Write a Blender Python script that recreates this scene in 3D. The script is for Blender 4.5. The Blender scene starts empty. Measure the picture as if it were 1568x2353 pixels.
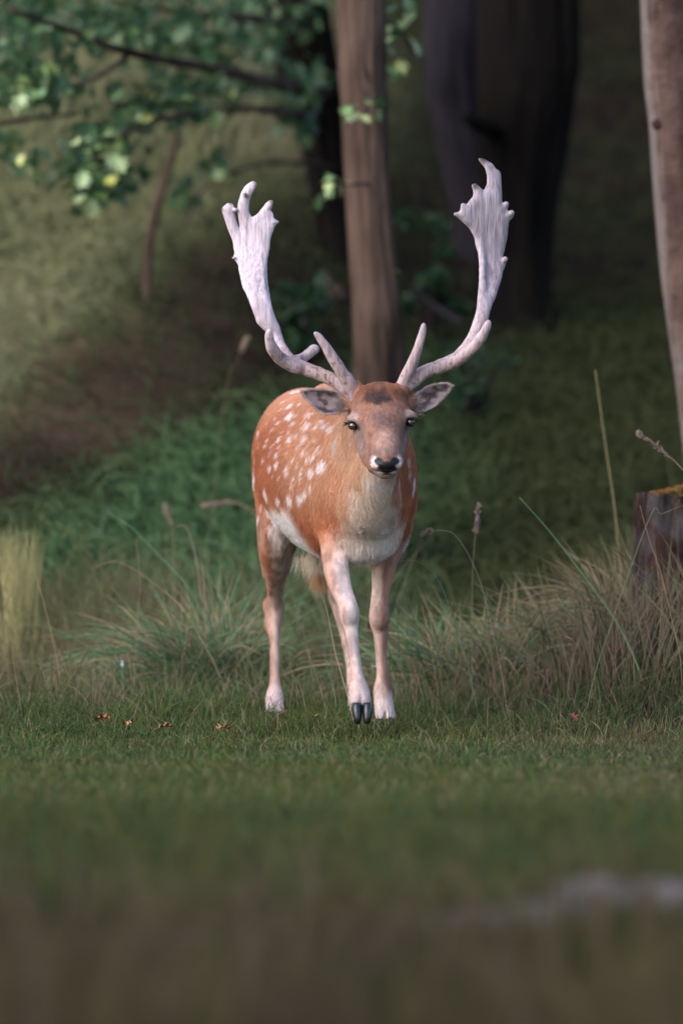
import bpy, bmesh, math, random
import numpy as np
from mathutils import Vector, Matrix
from mathutils.bvhtree import BVHTree

random.seed(7)
RNG = np.random.default_rng(11)
SC = bpy.context.scene
COL = SC.collection
RAD = math.radians

# ------------------------------------------------------------------ camera, sky, sun, exposure
CAM_Y, CAM_Z, MPP = -20.0, 0.75, 1.17e-3      # camera 20 m in front of the deer, 0.75 m above the lawn
cd = bpy.data.cameras.new('camera')
cam = bpy.data.objects.new('camera', cd)
COL.objects.link(cam)
cam.location = (0, CAM_Y, CAM_Z)
cam.rotation_euler = (RAD(90) - math.atan((1176 - 1045) * MPP / 20.0), 0, 0)
cd.sensor_fit = 'VERTICAL'
cd.sensor_height = 36.0
cd.lens = 36.0 * 20.0 / (2352 * MPP)
cd.clip_start, cd.clip_end = 0.5, 600
cd.dof.use_dof = True
cd.dof.focus_distance = 19.62
cd.dof.aperture_fstop = 2.5
SC.camera = cam

SUN_EL, SUN_AZ = RAD(36), RAD(232)            # azimuth clockwise from +Y: behind the camera and to its left
w = bpy.data.worlds.new('World')
SC.world = w
w.use_nodes = True
nt = w.node_tree
sky = nt.nodes.new('ShaderNodeTexSky')
sky.sky_type = 'NISHITA'
sky.sun_disc = False
sky.sun_elevation = SUN_EL
sky.sun_rotation = SUN_AZ
sky.air_density, sky.dust_density, sky.ozone_density = 1.0, 2.0, 1.0
bg = nt.nodes['Background']
bg.inputs['Strength'].default_value = 0.15
nt.links.new(sky.outputs[0], bg.inputs[0])
sl = bpy.data.lights.new('sun', 'SUN')
sl.energy = 0.65
sl.angle = RAD(55)
sl.color = (1.0, 0.92, 0.94)
sun = bpy.data.objects.new('sun', sl)
COL.objects.link(sun)
sd = Vector((math.sin(SUN_AZ) * math.cos(SUN_EL), math.cos(SUN_AZ) * math.cos(SUN_EL), math.sin(SUN_EL)))
sun.rotation_euler = sd.to_track_quat('Z', 'Y').to_euler()
sun.location = (-6, -10, 14)
vs = SC.view_settings
vs.view_transform = 'Standard'
vs.look = 'None'
vs.gamma = 1.0
vs.exposure = 1.4
vs.use_curve_mapping = False
SC.cycles.use_denoising = True
SC.cycles.max_bounces = 6
SC.cycles_curves.shape = 'RIBBONS'

# ------------------------------------------------------------------ helpers
def P(px, py, y):
    """the point at depth y (metres behind the deer's shoulder) on the sight line of one place in the 1568 x 2352 view"""
    s = MPP * (20.0 + y) / 20.0
    return np.array([(px - 784) * s, y, CAM_Z - (py - 1045) * s])

def link(o, parent=None):
    COL.objects.link(o)
    if parent is not None:
        o.parent = parent
    return o

def tag(o, label=None, cat=None, group=None, kind=None):
    if label: o['label'] = label
    if cat: o['category'] = cat
    if group: o['group'] = group
    if kind: o['kind'] = kind
    return o

def empty(name, loc=(0, 0, 0), rz=0.0):
    o = bpy.data.objects.new(name, None)
    o.location = loc
    o.rotation_euler = (0, 0, rz)
    o.empty_display_size = 0.1
    return link(o)

def mesh_np(name, V, F, mat, parent=None, smooth=True, cols=None, loc=None):
    """one mesh object from arrays; F: (n,k) all faces alike, or a list of such arrays"""
    me = bpy.data.meshes.new(name)
    Fs = F if isinstance(F, list) else [F]
    loops = np.concatenate([f.ravel() for f in Fs]).astype(np.int32)
    tot = np.concatenate([np.full(len(f), f.shape[1], np.int32) for f in Fs])
    start = np.concatenate([[0], np.cumsum(tot)[:-1]]).astype(np.int32)
    me.vertices.add(len(V)); me.vertices.foreach_set('co', np.asarray(V, np.float32).ravel())
    me.loops.add(len(loops)); me.loops.foreach_set('vertex_index', loops)
    me.polygons.add(len(tot))
    me.polygons.foreach_set('loop_start', start)
    me.polygons.foreach_set('loop_total', tot)
    me.update(calc_edges=True)
    me.polygons.foreach_set('use_smooth', np.full(len(tot), smooth))
    if cols is not None:
        a = me.attributes.new('col', 'FLOAT_COLOR', 'POINT')
        c = np.ones((len(V), 4), np.float32); c[:, :cols.shape[1]] = cols
        a.data.foreach_set('color', c.ravel())
    if mat: me.materials.append(mat)
    o = bpy.data.objects.new(name, me)
    if loc is not None: o.location = loc
    return link(o, parent)

def curves_np(name, pts, rad, cols, mat, parent=None):
    """pts (n,k,3), rad (n,k), cols (n,3)"""
    n, k = pts.shape[:2]
    cu = bpy.data.hair_curves.new(name)
    cu.add_curves([k] * n)
    cu.position_data.foreach_set('vector', np.ascontiguousarray(pts, np.float32).ravel())
    a = cu.attributes.get('radius') or cu.attributes.new('radius', 'FLOAT', 'POINT')
    a.data.foreach_set('value', np.ascontiguousarray(rad, np.float32).ravel())
    c = np.ones((n, 4), np.float32); c[:, :3] = cols
    a = cu.attributes.new('col', 'FLOAT_COLOR', 'CURVE')
    a.data.foreach_set('color', c.ravel())
    cu.materials.append(mat)
    return link(bpy.data.objects.new(name, cu), parent)

_T = np.random.default_rng(5).random((64, 64, 64)).astype(np.float32)
def noise3(p, scale=1.0, off=0.0):
    q = np.asarray(p, np.float64) * scale + off + 100.0
    i = np.floor(q).astype(np.int64); f = q - i
    f = f * f * (3 - 2 * f); i &= 63; j = (i + 1) & 63
    x0, y0, z0 = i[..., 0], i[..., 1], i[..., 2]; x1, y1, z1 = j[..., 0], j[..., 1], j[..., 2]
    fx, fy, fz = f[..., 0], f[..., 1], f[..., 2]
    def L(a, b, t): return a + (b - a) * t
    return L(L(L(_T[x0, y0, z0], _T[x1, y0, z0], fx), L(_T[x0, y1, z0], _T[x1, y1, z0], fx), fy),
             L(L(_T[x0, y0, z1], _T[x1, y0, z1], fx), L(_T[x0, y1, z1], _T[x1, y1, z1], fx), fy), fz)
def noise2(x, y, scale=1.0, off=0.0):
    return noise3(np.stack([x, y, np.zeros_like(x)], -1), scale, off)
def fbm2(x, y, scale, off=0.0):
    return 0.55 * noise2(x, y, scale, off) + 0.3 * noise2(x, y, scale * 2.1, off + 7) + 0.15 * noise2(x, y, scale * 4.3, off + 13)
def sst(a, b, x):
    t = np.clip((x - a) / (b - a), 0, 1)
    return t * t * (3 - 2 * t)
def mix(a, b, t):
    return np.asarray(a) * (1 - t)[..., None] + np.asarray(b) * t[..., None]

def translucent(M, col, f=0.35):
    tr = M.n('ShaderNodeBsdfTranslucent'); ms_ = M.n('ShaderNodeMixShader'); ms_.inputs[0].default_value = f
    M.l(col, tr.inputs['Color']); M.l(M.b.outputs[0], ms_.inputs[1]); M.l(tr.outputs[0], ms_.inputs[2])
    M.l(ms_.outputs[0], M.t.nodes['Material Output'].inputs['Surface'])
class Mat:
    """small node-building helper"""
    def __init__(s, name, rough=0.7, spec=0.3, base=(0.5, 0.5, 0.5)):
        s.m = bpy.data.materials.new(name); s.m.use_nodes = True
        s.t = s.m.node_tree; s.b = s.t.nodes['Principled BSDF']
        s.b.inputs['Roughness'].default_value = rough
        s.b.inputs['Specular IOR Level'].default_value = spec
        s.b.inputs['Base Color'].default_value = (*base, 1)
    def n(s, kind, **kw):
        nd = s.t.nodes.new(kind)
        for k, v in kw.items():
            if k in nd.inputs: nd.inputs[k].default_value = v
            else: setattr(nd, k, v)
        return nd
    def l(s, a, b): s.t.links.new(a, b)
    def attr(s, name='col'):
        return s.n('ShaderNodeAttribute', attribute_name=name).outputs['Color']
    def coord(s, scale=(1, 1, 1)):
        tc = s.n('ShaderNodeTexCoord'); mp = s.n('ShaderNodeMapping')
        mp.inputs['Scale'].default_value = scale
        s.l(tc.outputs['Object'], mp.inputs['Vector'])
        return mp.outputs['Vector']
    def noise(s, vec, scale, detail=4, rough=0.6):
        nd = s.n('ShaderNodeTexNoise', Scale=scale, Detail=detail, Roughness=rough)
        if vec is not None: s.l(vec, nd.inputs['Vector'])
        return nd.outputs['Fac']
    def ramp(s, fac, stops):
        r = s.n('ShaderNodeValToRGB'); e = r.color_ramp.elements
        while len(e) < len(stops): e.new(0.5)
        for i, (p, c) in enumerate(stops):
            e[i].position = p; e[i].color = (*c, 1) if len(c) == 3 else c
        s.l(fac, r.inputs['Fac'])
        return r.outputs['Color']
    def mixc(s, a, b, fac, mode='MIX'):
        x = s.n('ShaderNodeMix', data_type='RGBA', blend_type=mode)
        if hasattr(fac, 'links'): s.l(fac, x.inputs[0])
        else: x.inputs[0].default_value = fac
        for v, i in ((a, 6), (b, 7)):
            if hasattr(v, 'links'): s.l(v, x.inputs[i])
            else: x.inputs[i].default_value = (*v, 1)
        return x.outputs[2]
    def color(s, c): s.l(c, s.b.inputs['Base Color'])
    def bump(s, h, strength=0.5, dist=0.01):
        b = s.n('ShaderNodeBump', Strength=strength, Distance=dist)
        s.l(h, b.inputs['Height']); s.l(b.outputs['Normal'], s.b.inputs['Normal'])
        return s

def frame_of(d):
    d = d / np.linalg.norm(d)
    u = np.cross(d, [0, 1, 0]) if abs(d[1]) < 0.9 else np.cross(d, [1, 0, 0])
    u /= np.linalg.norm(u)
    return d, u, np.cross(d, u)

def spline(pts, n):
    """Catmull-Rom through rows of pts, n samples"""
    p = np.asarray(pts, float); m = len(p)
    t = np.linspace(0, m - 1, n); i = np.clip(t.astype(int), 0, m - 2); f = (t - i)[:, None]
    g = lambda k: p[np.clip(k, 0, m - 1)]
    a, b, c, d = g(i - 1), g(i), g(i + 1), g(i + 2)
    return 0.5 * (2 * b + (c - a) * f + (2 * a - 5 * b + 4 * c - d) * f ** 2 + (3 * b - a - 3 * c + d) * f ** 3)

def tube(path, radii, seg=16, rough=0.0, rscale=20.0, cap=True, flare=None, ridge=0.0):
    """V, F of a tube along path (n,3); rough = radial noise"""
    path = np.asarray(path, float); n = len(path)
    tan = np.gradient(path, axis=0); V = []
    _, u, v = frame_of(tan[0])
    for i in range(n):
        d = tan[i] / np.linalg.norm(tan[i])
        u = u - d * np.dot(u, d); u /= np.linalg.norm(u); v = np.cross(d, u)
        a = np.arange(seg) * 2 * math.pi / seg
        ring = np.cos(a)[:, None] * u + np.sin(a)[:, None] * v
        r = radii[i] * np.ones(seg)
        if rough:
            q = np.stack([np.cos(a) * 1.3, np.sin(a) * 1.3, np.full(seg, path[i, 2] * 0.6)], -1)
            r = r * (1 + rough * (noise3(q, rscale / 10) - 0.5) * 2 + 0.5 * rough * (noise3(q, rscale / 4) - 0.5) * 2)
        if ridge:
            g = noise3(np.stack([np.cos(a) * 3.4, np.sin(a) * 3.4, np.full(seg, path[i, 2] * 1.7)], -1), 1.0, 31)
            g2 = noise3(np.stack([np.cos(a) * 7.5, np.sin(a) * 7.5, np.full(seg, path[i, 2] * 5.0)], -1), 1.0, 57)
            r = r * (1 + ridge * (np.abs(g - 0.5) * 3 - 0.5) + ridge * 0.8 * (g2 - 0.5))
        if flare is not None: r = r * (1 + flare[i] * (0.5 + 0.5 * np.cos(5 * a + 1)))
        V.append(path[i] + ring * r[:, None])
    V = np.concatenate(V)
    i = np.arange(n - 1)[:, None] * seg; j = np.arange(seg)[None, :]; j2 = (j + 1) % seg
    F = np.stack([i + j, i + j2, i + seg + j2, i + seg + j], -1).reshape(-1, 4)
    Fs = [F]
    if cap:
        V = np.concatenate([V, path[:1], path[-1:]]); a, b = n * seg, n * seg + 1
        jj = np.arange(seg); k = (jj + 1) % seg; o = (n - 1) * seg
        Fs.append(np.concatenate([np.stack([k, jj, np.full(seg, a)], -1), np.stack([o + jj, o + k, np.full(seg, b)], -1)]))
    return V, Fs

def join(parts):
    """merge (V, [F...]) pairs"""
    Vs, q, t, o = [], [], [], 0
    for V, Fs in parts:
        for f in (Fs if isinstance(Fs, list) else [Fs]):
            (q if f.shape[1] == 4 else t).append(f + o)
        Vs.append(V); o += len(V)
    return np.concatenate(Vs), [np.concatenate(x) for x in (q, t) if x]

# ------------------------------------------------------------------ ground
def height(x, y):
    x = np.asarray(x, float); y = np.asarray(y, float)
    lf = sst(1.2, -1.6, x)
    g = np.maximum(y - 2.3, 0)
    slope = 0.28 + 0.16 * lf
    bank = slope * (np.sqrt(g * g + 1.2) - 1.0954)
    bank = np.where(g > 0, bank, 0)
    far = np.clip(y - 26, 0, None); bank = bank - slope * far * 0.75
    right = 0.29 * sst(0.28, 1.15, x) * sst(-0.15, 1.15, y) * sst(5.0, 1.4, y)
    z = bank + right
    z = z + 0.035 * (fbm2(x, y, 0.9) - 0.5) * sst(1.0, 4.0, y) * 2
    z = z + 0.010 * (fbm2(x, y, 2.2, 3) - 0.5) - 0.004
    z = z + sst(-6.2, -7.6, y) * (-0.02 + 0.03 * (fbm2(x, y, 2.6, 9) - 0.5))
    return z

def axis_pts(lo, hi, mid_lo, mid_hi, fine, coarse):
    a = np.arange(mid_lo, mid_hi + 1e-6, fine)
    l = [mid_lo]; s = fine
    while l[-1] > lo: s = min(s * 1.25, coarse); l.append(l[-1] - s)
    r = [mid_hi]; s = fine
    while r[-1] < hi: s = min(s * 1.25, coarse); r.append(r[-1] + s)
    return np.concatenate([np.array(l[1:])[::-1], a, np.array(r[1:])])
gx = axis_pts(-90, 90, -3, 3, 0.07, 6)
gy = axis_pts(-40, 140, -11, 16, 0.09, 6)
GX, GY = np.meshgrid(gx, gy, indexing='ij')
GV = np.stack([GX, GY, height(GX, GY)], -1).reshape(-1, 3)
ni, nj = len(gx), len(gy)
ii, jj = np.meshgrid(np.arange(ni - 1), np.arange(nj - 1), indexing='ij')
GF = np.stack([ii * nj + jj, (ii + 1) * nj + jj, (ii + 1) * nj + jj + 1, ii * nj + jj + 1], -1).reshape(-1, 4)

def zone_color(x, y):
    """ground colour at a place, some shade painted in: lawn soil, dry grass litter, bank turf, leaf mould"""
    n1 = fbm2(x, y, 0.55, 21); n2 = fbm2(x, y, 1.9, 31); n3 = fbm2(x, y, 5.0, 41)
    lawn = mix(np.array([0.020, 0.030, 0.009]), np.array([0.054, 0.054, 0.016]), n2)
    dry = mix(np.array([0.018, 0.020, 0.007]), np.array([0.046, 0.036, 0.013]), n2)
    soil = mix(np.array([0.005, 0.004, 0.003]), np.array([0.042, 0.027, 0.019]), sst(0.36, 0.62, n2))  # brown earth, foreground vignette painted in as darker colour
    soil = mix(soil, np.array([0.040, 0.036, 0.010]), sst(0.5, 0.62, fbm2(x, y, 1.6, 44)) * 0.7)
    wob = 1.6 * (n1 - 0.5) + 0.5 * (n2 - 0.5)
    open_ = sst(-0.5, 0.9, y - (8.65 + 3.29 * x) + wob) * sst(0.5, -0.2, x)     # upper slope of dry yellowish grass on the left
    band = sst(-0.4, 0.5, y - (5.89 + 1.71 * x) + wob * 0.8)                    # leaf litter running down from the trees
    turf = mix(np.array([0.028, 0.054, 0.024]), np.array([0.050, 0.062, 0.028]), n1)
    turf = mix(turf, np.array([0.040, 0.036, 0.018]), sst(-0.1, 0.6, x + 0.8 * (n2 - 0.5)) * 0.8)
    dry_slope = mix(np.array([0.190, 0.200, 0.105]), np.array([0.310, 0.280, 0.170]), sst(0.30, 0.62, n1))
    dry_slope = mix(dry_slope, np.array([0.220, 0.150, 0.100]), sst(0.52, 0.66, fbm2(x, y, 0.9, 35)) * 0.8)
    mould = mix(np.array([0.008, 0.006, 0.006]), np.array([0.034, 0.020, 0.017]), n3)  # leaf mould, its colour also lowered for shade under the trees
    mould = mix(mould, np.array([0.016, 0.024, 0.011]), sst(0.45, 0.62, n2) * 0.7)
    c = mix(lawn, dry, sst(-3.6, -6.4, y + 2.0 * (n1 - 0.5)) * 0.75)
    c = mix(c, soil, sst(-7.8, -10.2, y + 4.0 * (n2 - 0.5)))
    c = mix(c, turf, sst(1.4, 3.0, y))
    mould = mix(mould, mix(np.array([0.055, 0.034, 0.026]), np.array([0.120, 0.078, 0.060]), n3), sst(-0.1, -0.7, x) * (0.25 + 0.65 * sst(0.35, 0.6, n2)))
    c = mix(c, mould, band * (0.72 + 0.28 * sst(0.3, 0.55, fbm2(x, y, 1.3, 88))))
    return mix(c, dry_slope, open_)
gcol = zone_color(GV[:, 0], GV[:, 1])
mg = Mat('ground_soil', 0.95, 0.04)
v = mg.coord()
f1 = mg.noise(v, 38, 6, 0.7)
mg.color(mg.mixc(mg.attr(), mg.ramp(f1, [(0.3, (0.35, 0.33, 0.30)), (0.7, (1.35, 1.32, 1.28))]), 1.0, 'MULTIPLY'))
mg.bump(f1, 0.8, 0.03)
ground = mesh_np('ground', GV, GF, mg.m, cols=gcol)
tag(ground, 'lawn rising into a wooded bank', kind='structure')

# ------------------------------------------------------------------ trees
def mscale(m, o):
    q = m.n('ShaderNodeMath', operation='MULTIPLY'); m.l(o, q.inputs[0]); q.inputs[1].default_value = 0.5
    return q.outputs[0]
def bark(name, dark, light, stretch=0.18, scale=22, moss=None, side=None):
    m = Mat(name, 0.95, 0.05)
    v = m.coord((1, 1, stretch))
    f = m.noise(v, scale, 6, 0.65); g = m.noise(m.coord((1, 1, 0.6)), 3.2, 3, 0.5)
    c = m.ramp(f, [(0.34, dark), (0.62, light)])
    c = m.mixc(c, m.ramp(g, [(0.35, tuple(x * 0.55 for x in dark)), (0.65, tuple(min(1, x * 1.25) for x in light))]), 0.45)
    if moss: c = m.mixc(c, moss, m.ramp(m.noise(m.coord((1, 1, 0.5)), 5, 4, 0.6), [(0.5, (0, 0, 0)), (0.66, (0.7, 0.7, 0.7))]))
    if side:                                            # paler grey where the bark faces left
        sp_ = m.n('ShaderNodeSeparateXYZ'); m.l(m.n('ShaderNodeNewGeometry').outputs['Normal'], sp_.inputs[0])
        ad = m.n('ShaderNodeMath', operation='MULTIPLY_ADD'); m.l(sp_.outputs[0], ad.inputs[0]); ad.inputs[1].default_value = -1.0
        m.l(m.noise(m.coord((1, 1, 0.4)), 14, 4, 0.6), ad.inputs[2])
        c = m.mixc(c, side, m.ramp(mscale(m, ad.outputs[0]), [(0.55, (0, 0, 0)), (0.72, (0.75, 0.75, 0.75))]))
    m.color(c); m.bump(f, 0.9, 0.03)
    return m.m
BARK = {
    'brown': bark('bark_brown', (0.009, 0.006, 0.005), (0.112, 0.076, 0.062), 0.16, 15),
    'dark': bark('bark_dark', (0.012, 0.009, 0.010), (0.034, 0.025, 0.025)),
    'black': bark('bark_black', (0.003, 0.0026, 0.003), (0.010, 0.008, 0.008), moss=(0.009, 0.008, 0.004)),
    'grey': bark('bark_grey', (0.014, 0.012, 0.016), (0.036, 0.031, 0.040)),
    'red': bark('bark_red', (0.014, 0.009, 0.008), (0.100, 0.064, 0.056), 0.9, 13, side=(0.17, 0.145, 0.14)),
}
ml = Mat('leaf_green', 0.42, 0.5)
oi = ml.n('ShaderNodeObjectInfo')
lc = ml.ramp(oi.outputs['Random'], [(0.0, (0.030, 0.080, 0.036)), (0.45, (0.055, 0.130, 0.055)), (0.8, (0.100, 0.175, 0.065)), (1.0, (0.160, 0.215, 0.075))])
ml.color(ml.mixc(lc, ml.ramp(ml.noise(ml.coord(), 60, 3), [(0.3, (0.7, 0.7, 0.7)), (0.7, (1.25, 1.25, 1.2))]), 1.0, 'MULTIPLY'))
translucent(ml, lc, 0.35)
mf = Mat('foliage_green', 0.5, 0.4)
mf.color(mf.attr()); translucent(mf, mf.attr(), 0.35)

LOBES = [(0.0, 0.0), (0.10, 0.10), (0.30, 0.16), (0.13, 0.30), (0.48, 0.44), (0.17, 0.55), (0.40, 0.78), (0.11, 0.76), (0.0, 1.0)]
def leaf_shape():
    """lobed leaf 1 long, along +Y, folded at its midrib, 16 triangles"""
    mid = [(0.0, y, 0.0) for y in (0.0, 0.14, 0.30, 0.48, 0.72, 1.0)]
    V = []; 
    for s in (1, -1):
        for x, y in LOBES[1:-1]:
            V.append((s * x, y, 0.35 * x * x + 0.10 * x - 0.18 * y * y))
    M = [(0, y, -0.18 * y * y) for _, y, _ in mid]
    base = len(V); V += M
    F = []
    near = lambda y: base + min(range(6), key=lambda k: abs(mid[k][1] - y))
    for s in range(2):
        o = s * 7; ring = [base] + [o + k for k in range(7)] + [base + 5]
        ys = [0.0] + [LOBES[k + 1][1] for k in range(7)] + [1.0]
        for k in range(len(ring) - 1):
            c0, c1 = near(ys[k]), near(ys[k + 1])
            for tri in ((ring[k], ring[k + 1], c1), (ring[k], c1, c0)):
                if len(set(tri)) == 3: F.append(tri if s == 0 else tri[::-1])
    return np.array(V), np.array(F)
LV, LF = leaf_shape()
leaf_me = None
mlp = Mat('leaf_skylit', 0.38, 0.6)  # sky reflection on bright leaves, painted as a paler base colour
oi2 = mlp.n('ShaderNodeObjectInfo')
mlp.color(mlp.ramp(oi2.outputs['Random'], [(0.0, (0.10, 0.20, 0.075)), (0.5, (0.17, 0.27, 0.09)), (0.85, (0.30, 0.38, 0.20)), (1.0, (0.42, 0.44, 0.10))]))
leaf_skylit = None
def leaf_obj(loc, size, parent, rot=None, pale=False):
    global leaf_me, leaf_skylit
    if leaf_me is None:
        o = mesh_np('leaf', LV, LF, mlp.m, smooth=False); leaf_skylit = o.data; COL.objects.unlink(o); bpy.data.objects.remove(o)
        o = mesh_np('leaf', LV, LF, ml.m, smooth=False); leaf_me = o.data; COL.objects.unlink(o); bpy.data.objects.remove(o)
    o = bpy.data.objects.new('leaf', leaf_skylit if pale else leaf_me)
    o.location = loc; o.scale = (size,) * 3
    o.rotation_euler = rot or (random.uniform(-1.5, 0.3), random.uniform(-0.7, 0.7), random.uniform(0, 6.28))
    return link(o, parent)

def rand_rot(n, rng):
    q = rng.normal(size=(n, 4)); q /= np.linalg.norm(q, axis=1, keepdims=True)
    a, b, c, d = q.T
    return np.stack([np.stack([1 - 2 * (c * c + d * d), 2 * (b * c - a * d), 2 * (b * d + a * c)], -1),
                     np.stack([2 * (b * c + a * d), 1 - 2 * (b * b + d * d), 2 * (c * d - a * b)], -1),
                     np.stack([2 * (b * d - a * c), 2 * (c * d + a * b), 1 - 2 * (b * b + c * c)], -1)], 1)
QV = np.array([[-0.32, 0.3, 0.02], [0, 0, 0], [0.32, 0.3, 0.02], [0.25, 0.7, -0.03], [0, 1, -0.12], [-0.25, 0.7, -0.03]])
QF = np.array([[0, 1, 2], [0, 2, 3], [0, 3, 5], [5, 3, 4]])
def leaf_cloud(pts, size, rng, pal=((0.020, 0.050, 0.016), (0.075, 0.120, 0.032))):
    """many small leaves in one mesh: V, F, colours"""
    n = len(pts); R = rand_rot(n, rng); s = size * rng.uniform(0.6, 1.3, n)
    V = np.einsum('nij,kj->nki', R, QV) * s[:, None, None] + pts[:, None, :]
    F = (QF[None] + (np.arange(n) * len(QV))[:, None, None]).reshape(-1, 3)
    t = np.clip(rng.beta(2, 2.5, n) , 0, 1)
    c = mix(np.array(pal[0]), np.array(pal[1]), t)
    return V.reshape(-1, 3), F, np.repeat(c, len(QV), axis=0)

def crown_points(centers, radii, n, rng):
    k = rng.integers(0, len(centers), n)
    d = rng.normal(size=(n, 3)); d /= np.linalg.norm(d, axis=1, keepdims=True)
    r = rng.random(n) ** 0.45
    return np.asarray(centers)[k] + d * (r * np.asarray(radii)[k])[:, None] * np.array([1, 1, 0.75])

def make_tree(path_px, widths_px, y, barkname, label, name='forest_tree', top=7.5, crown=True, seed=0, rough=0.10, lean=(0, 0), cat='tree', group=None, leaves=2600, crown_r=1.5, sink=0.15, ridge=0.13, flare=0.35):
    """trunk through places of the view at depth y, on up to a crown above the frame"""
    rng = np.random.default_rng(100 + seed)
    pts = [P(px, py, y) for px, py in path_px]
    wd = [0.5 * wpx * MPP * (20 + y) / 20 for wpx in widths_px]
    b = pts[-1]; zb = float(height(b[0], b[1]))
    dirb = (pts[-1] - pts[-2]); dirb = dirb / abs(dirb[2])
    root = b + dirb * max(0.0, b[2] - zb + sink)
    if b[2] - zb > 0.02: pts.append(root); wd.append(wd[-1] * 1.22)
    t = pts[0]; dirt = (pts[0] - pts[1]) / abs(pts[0][2] - pts[1][2])
    ups, wup = [], []
    for f in (0.35, 0.7, 1.0):
        q = t + (dirt * 0.5 + np.array([lean[0], lean[1], 0.5])) * (top - t[2]) * f; ups.append(q); wup.append(wd[0] * (1 - 0.75 * f))
    pts = ups[::-1] + pts; wd = wup[::-1] + wd
    n = 150
    path = spline(pts, n); r = spline(np.array(wd)[:, None], n)[:, 0]
    zr = path[:, 2] - zb
    r = r * (1 + flare * np.exp(-np.clip(zr, 0, 9) / 0.12))
    root_o = empty(name, (float(root[0]), float(root[1]), zb))
    tag(root_o, label, cat, group)
    off = np.array([root[0], root[1], zb])
    V, F = tube(path - off, r, 84, rough, 14, ridge=ridge)
    tr = mesh_np('trunk', V, F, BARK[barkname], root_o)
    if crown:  # unseen crowns, made low and dense to shade the ground behind
        cs, rs, limbs = [], [], []
        for k in range(9):
            h = rng.uniform(0.50, 1.0); base = path[int((1 - h) * n * 0.28)]
            a = rng.uniform(0, 6.28); L = crown_r * rng.uniform(0.5, 1.2)
            tip = base + np.array([math.cos(a) * L, math.sin(a) * L, rng.uniform(0.2, 0.9)])
            lp = spline([base, base * 0.5 + tip * 0.5 + np.array([0, 0, -0.1]), tip], 8)
            limbs.append(tube(lp - off, np.linspace(max(r[26] * 0.35, 0.012), 0.008, 8), 7))
            cs += [tip, tip * 0.6 + base * 0.4]; rs += [crown_r * rng.uniform(0.35, 0.6), crown_r * 0.35]
        V, F = join(limbs); mesh_np('limbs', V, F, BARK[barkname], root_o)
        V, F, c = leaf_cloud(crown_points(cs, rs, leaves, rng) - off, 0.21, rng)
        tag(mesh_np('crown', V, F, mf.m, root_o, False, c), kind='stuff')
    return root_o, off

tA, offA = make_tree([(828, 0), (836, 250), (846, 500), (862, 700), (870, 860), (868, 1060), (862, 1260)], [106, 104, 100, 112, 122, 126, 130], 4.2, 'brown',
                     'straight brown trunk standing directly behind the head of the deer', seed=1, rough=0.06, flare=0.12)
tB, offB = make_tree([(672, -20), (700, 120), (752, 330), (786, 560), (800, 700)], [150, 150, 118, 92, 92], 7.6, 'black',
                     'dark leaning trunk left of the brown trunk, with the leafy bough', seed=2, rough=0.12, lean=(-0.05, 0), leaves=900)
tC, offC = make_tree([(1040, 0), (1052, 250), (1090, 500), (1102, 700)], [140, 134, 96, 92], 8.2, 'grey',
                     'grey trunk between the brown trunk and the huge black trunk', seed=3)
tD, offD = make_tree([(1210, 0), (1205, 200), (1185, 450), (1180, 700), (1180, 830)], [230, 232, 180, 150, 165], 7.4, 'black',
                     'huge black mossy trunk behind the antler on the right', seed=4, crown_r=2.6, leaves=9000, top=8)
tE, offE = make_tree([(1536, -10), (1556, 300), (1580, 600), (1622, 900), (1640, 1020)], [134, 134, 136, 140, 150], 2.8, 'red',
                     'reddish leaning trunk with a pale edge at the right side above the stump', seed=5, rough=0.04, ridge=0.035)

# stub of a broken limb on the black trunk, a dark lump for the shadow band on the reddish one
V, F = tube(spline([P(1130, 300, 7.25), P(1095, 285, 7.12), P(1066, 268, 7.05)], 8) - offD, [0.032, 0.030, 0.028, 0.026, 0.024, 0.022, 0.019, 0.014], 12, 0.2)
mesh_np('limb_stub', V, F, BARK['black'], tD)
mk = Mat('shadow_bark', 0.95, 0.1, (0.032, 0.020, 0.019))
for kx, ky, kr in ((1515, 285, 0.024),):
    c = P(kx, ky, 2.8 - 0.060)
    bm = bmesh.new(); bmesh.ops.create_icosphere(bm, subdivisions=2, radius=1)
    V = np.array([v.co for v in bm.verts]); F = np.array([[v.index for v in f.verts] for f in bm.faces]); bm.free()
    V = V * np.array([kr * 1.3, kr * 0.6, kr * 0.8]) * (1 + 0.3 * (noise3(V, 2.2) - 0.5))[:, None]
    mesh_np('shadow_lump', V + c - offE, F, mk.m, tE)

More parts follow.
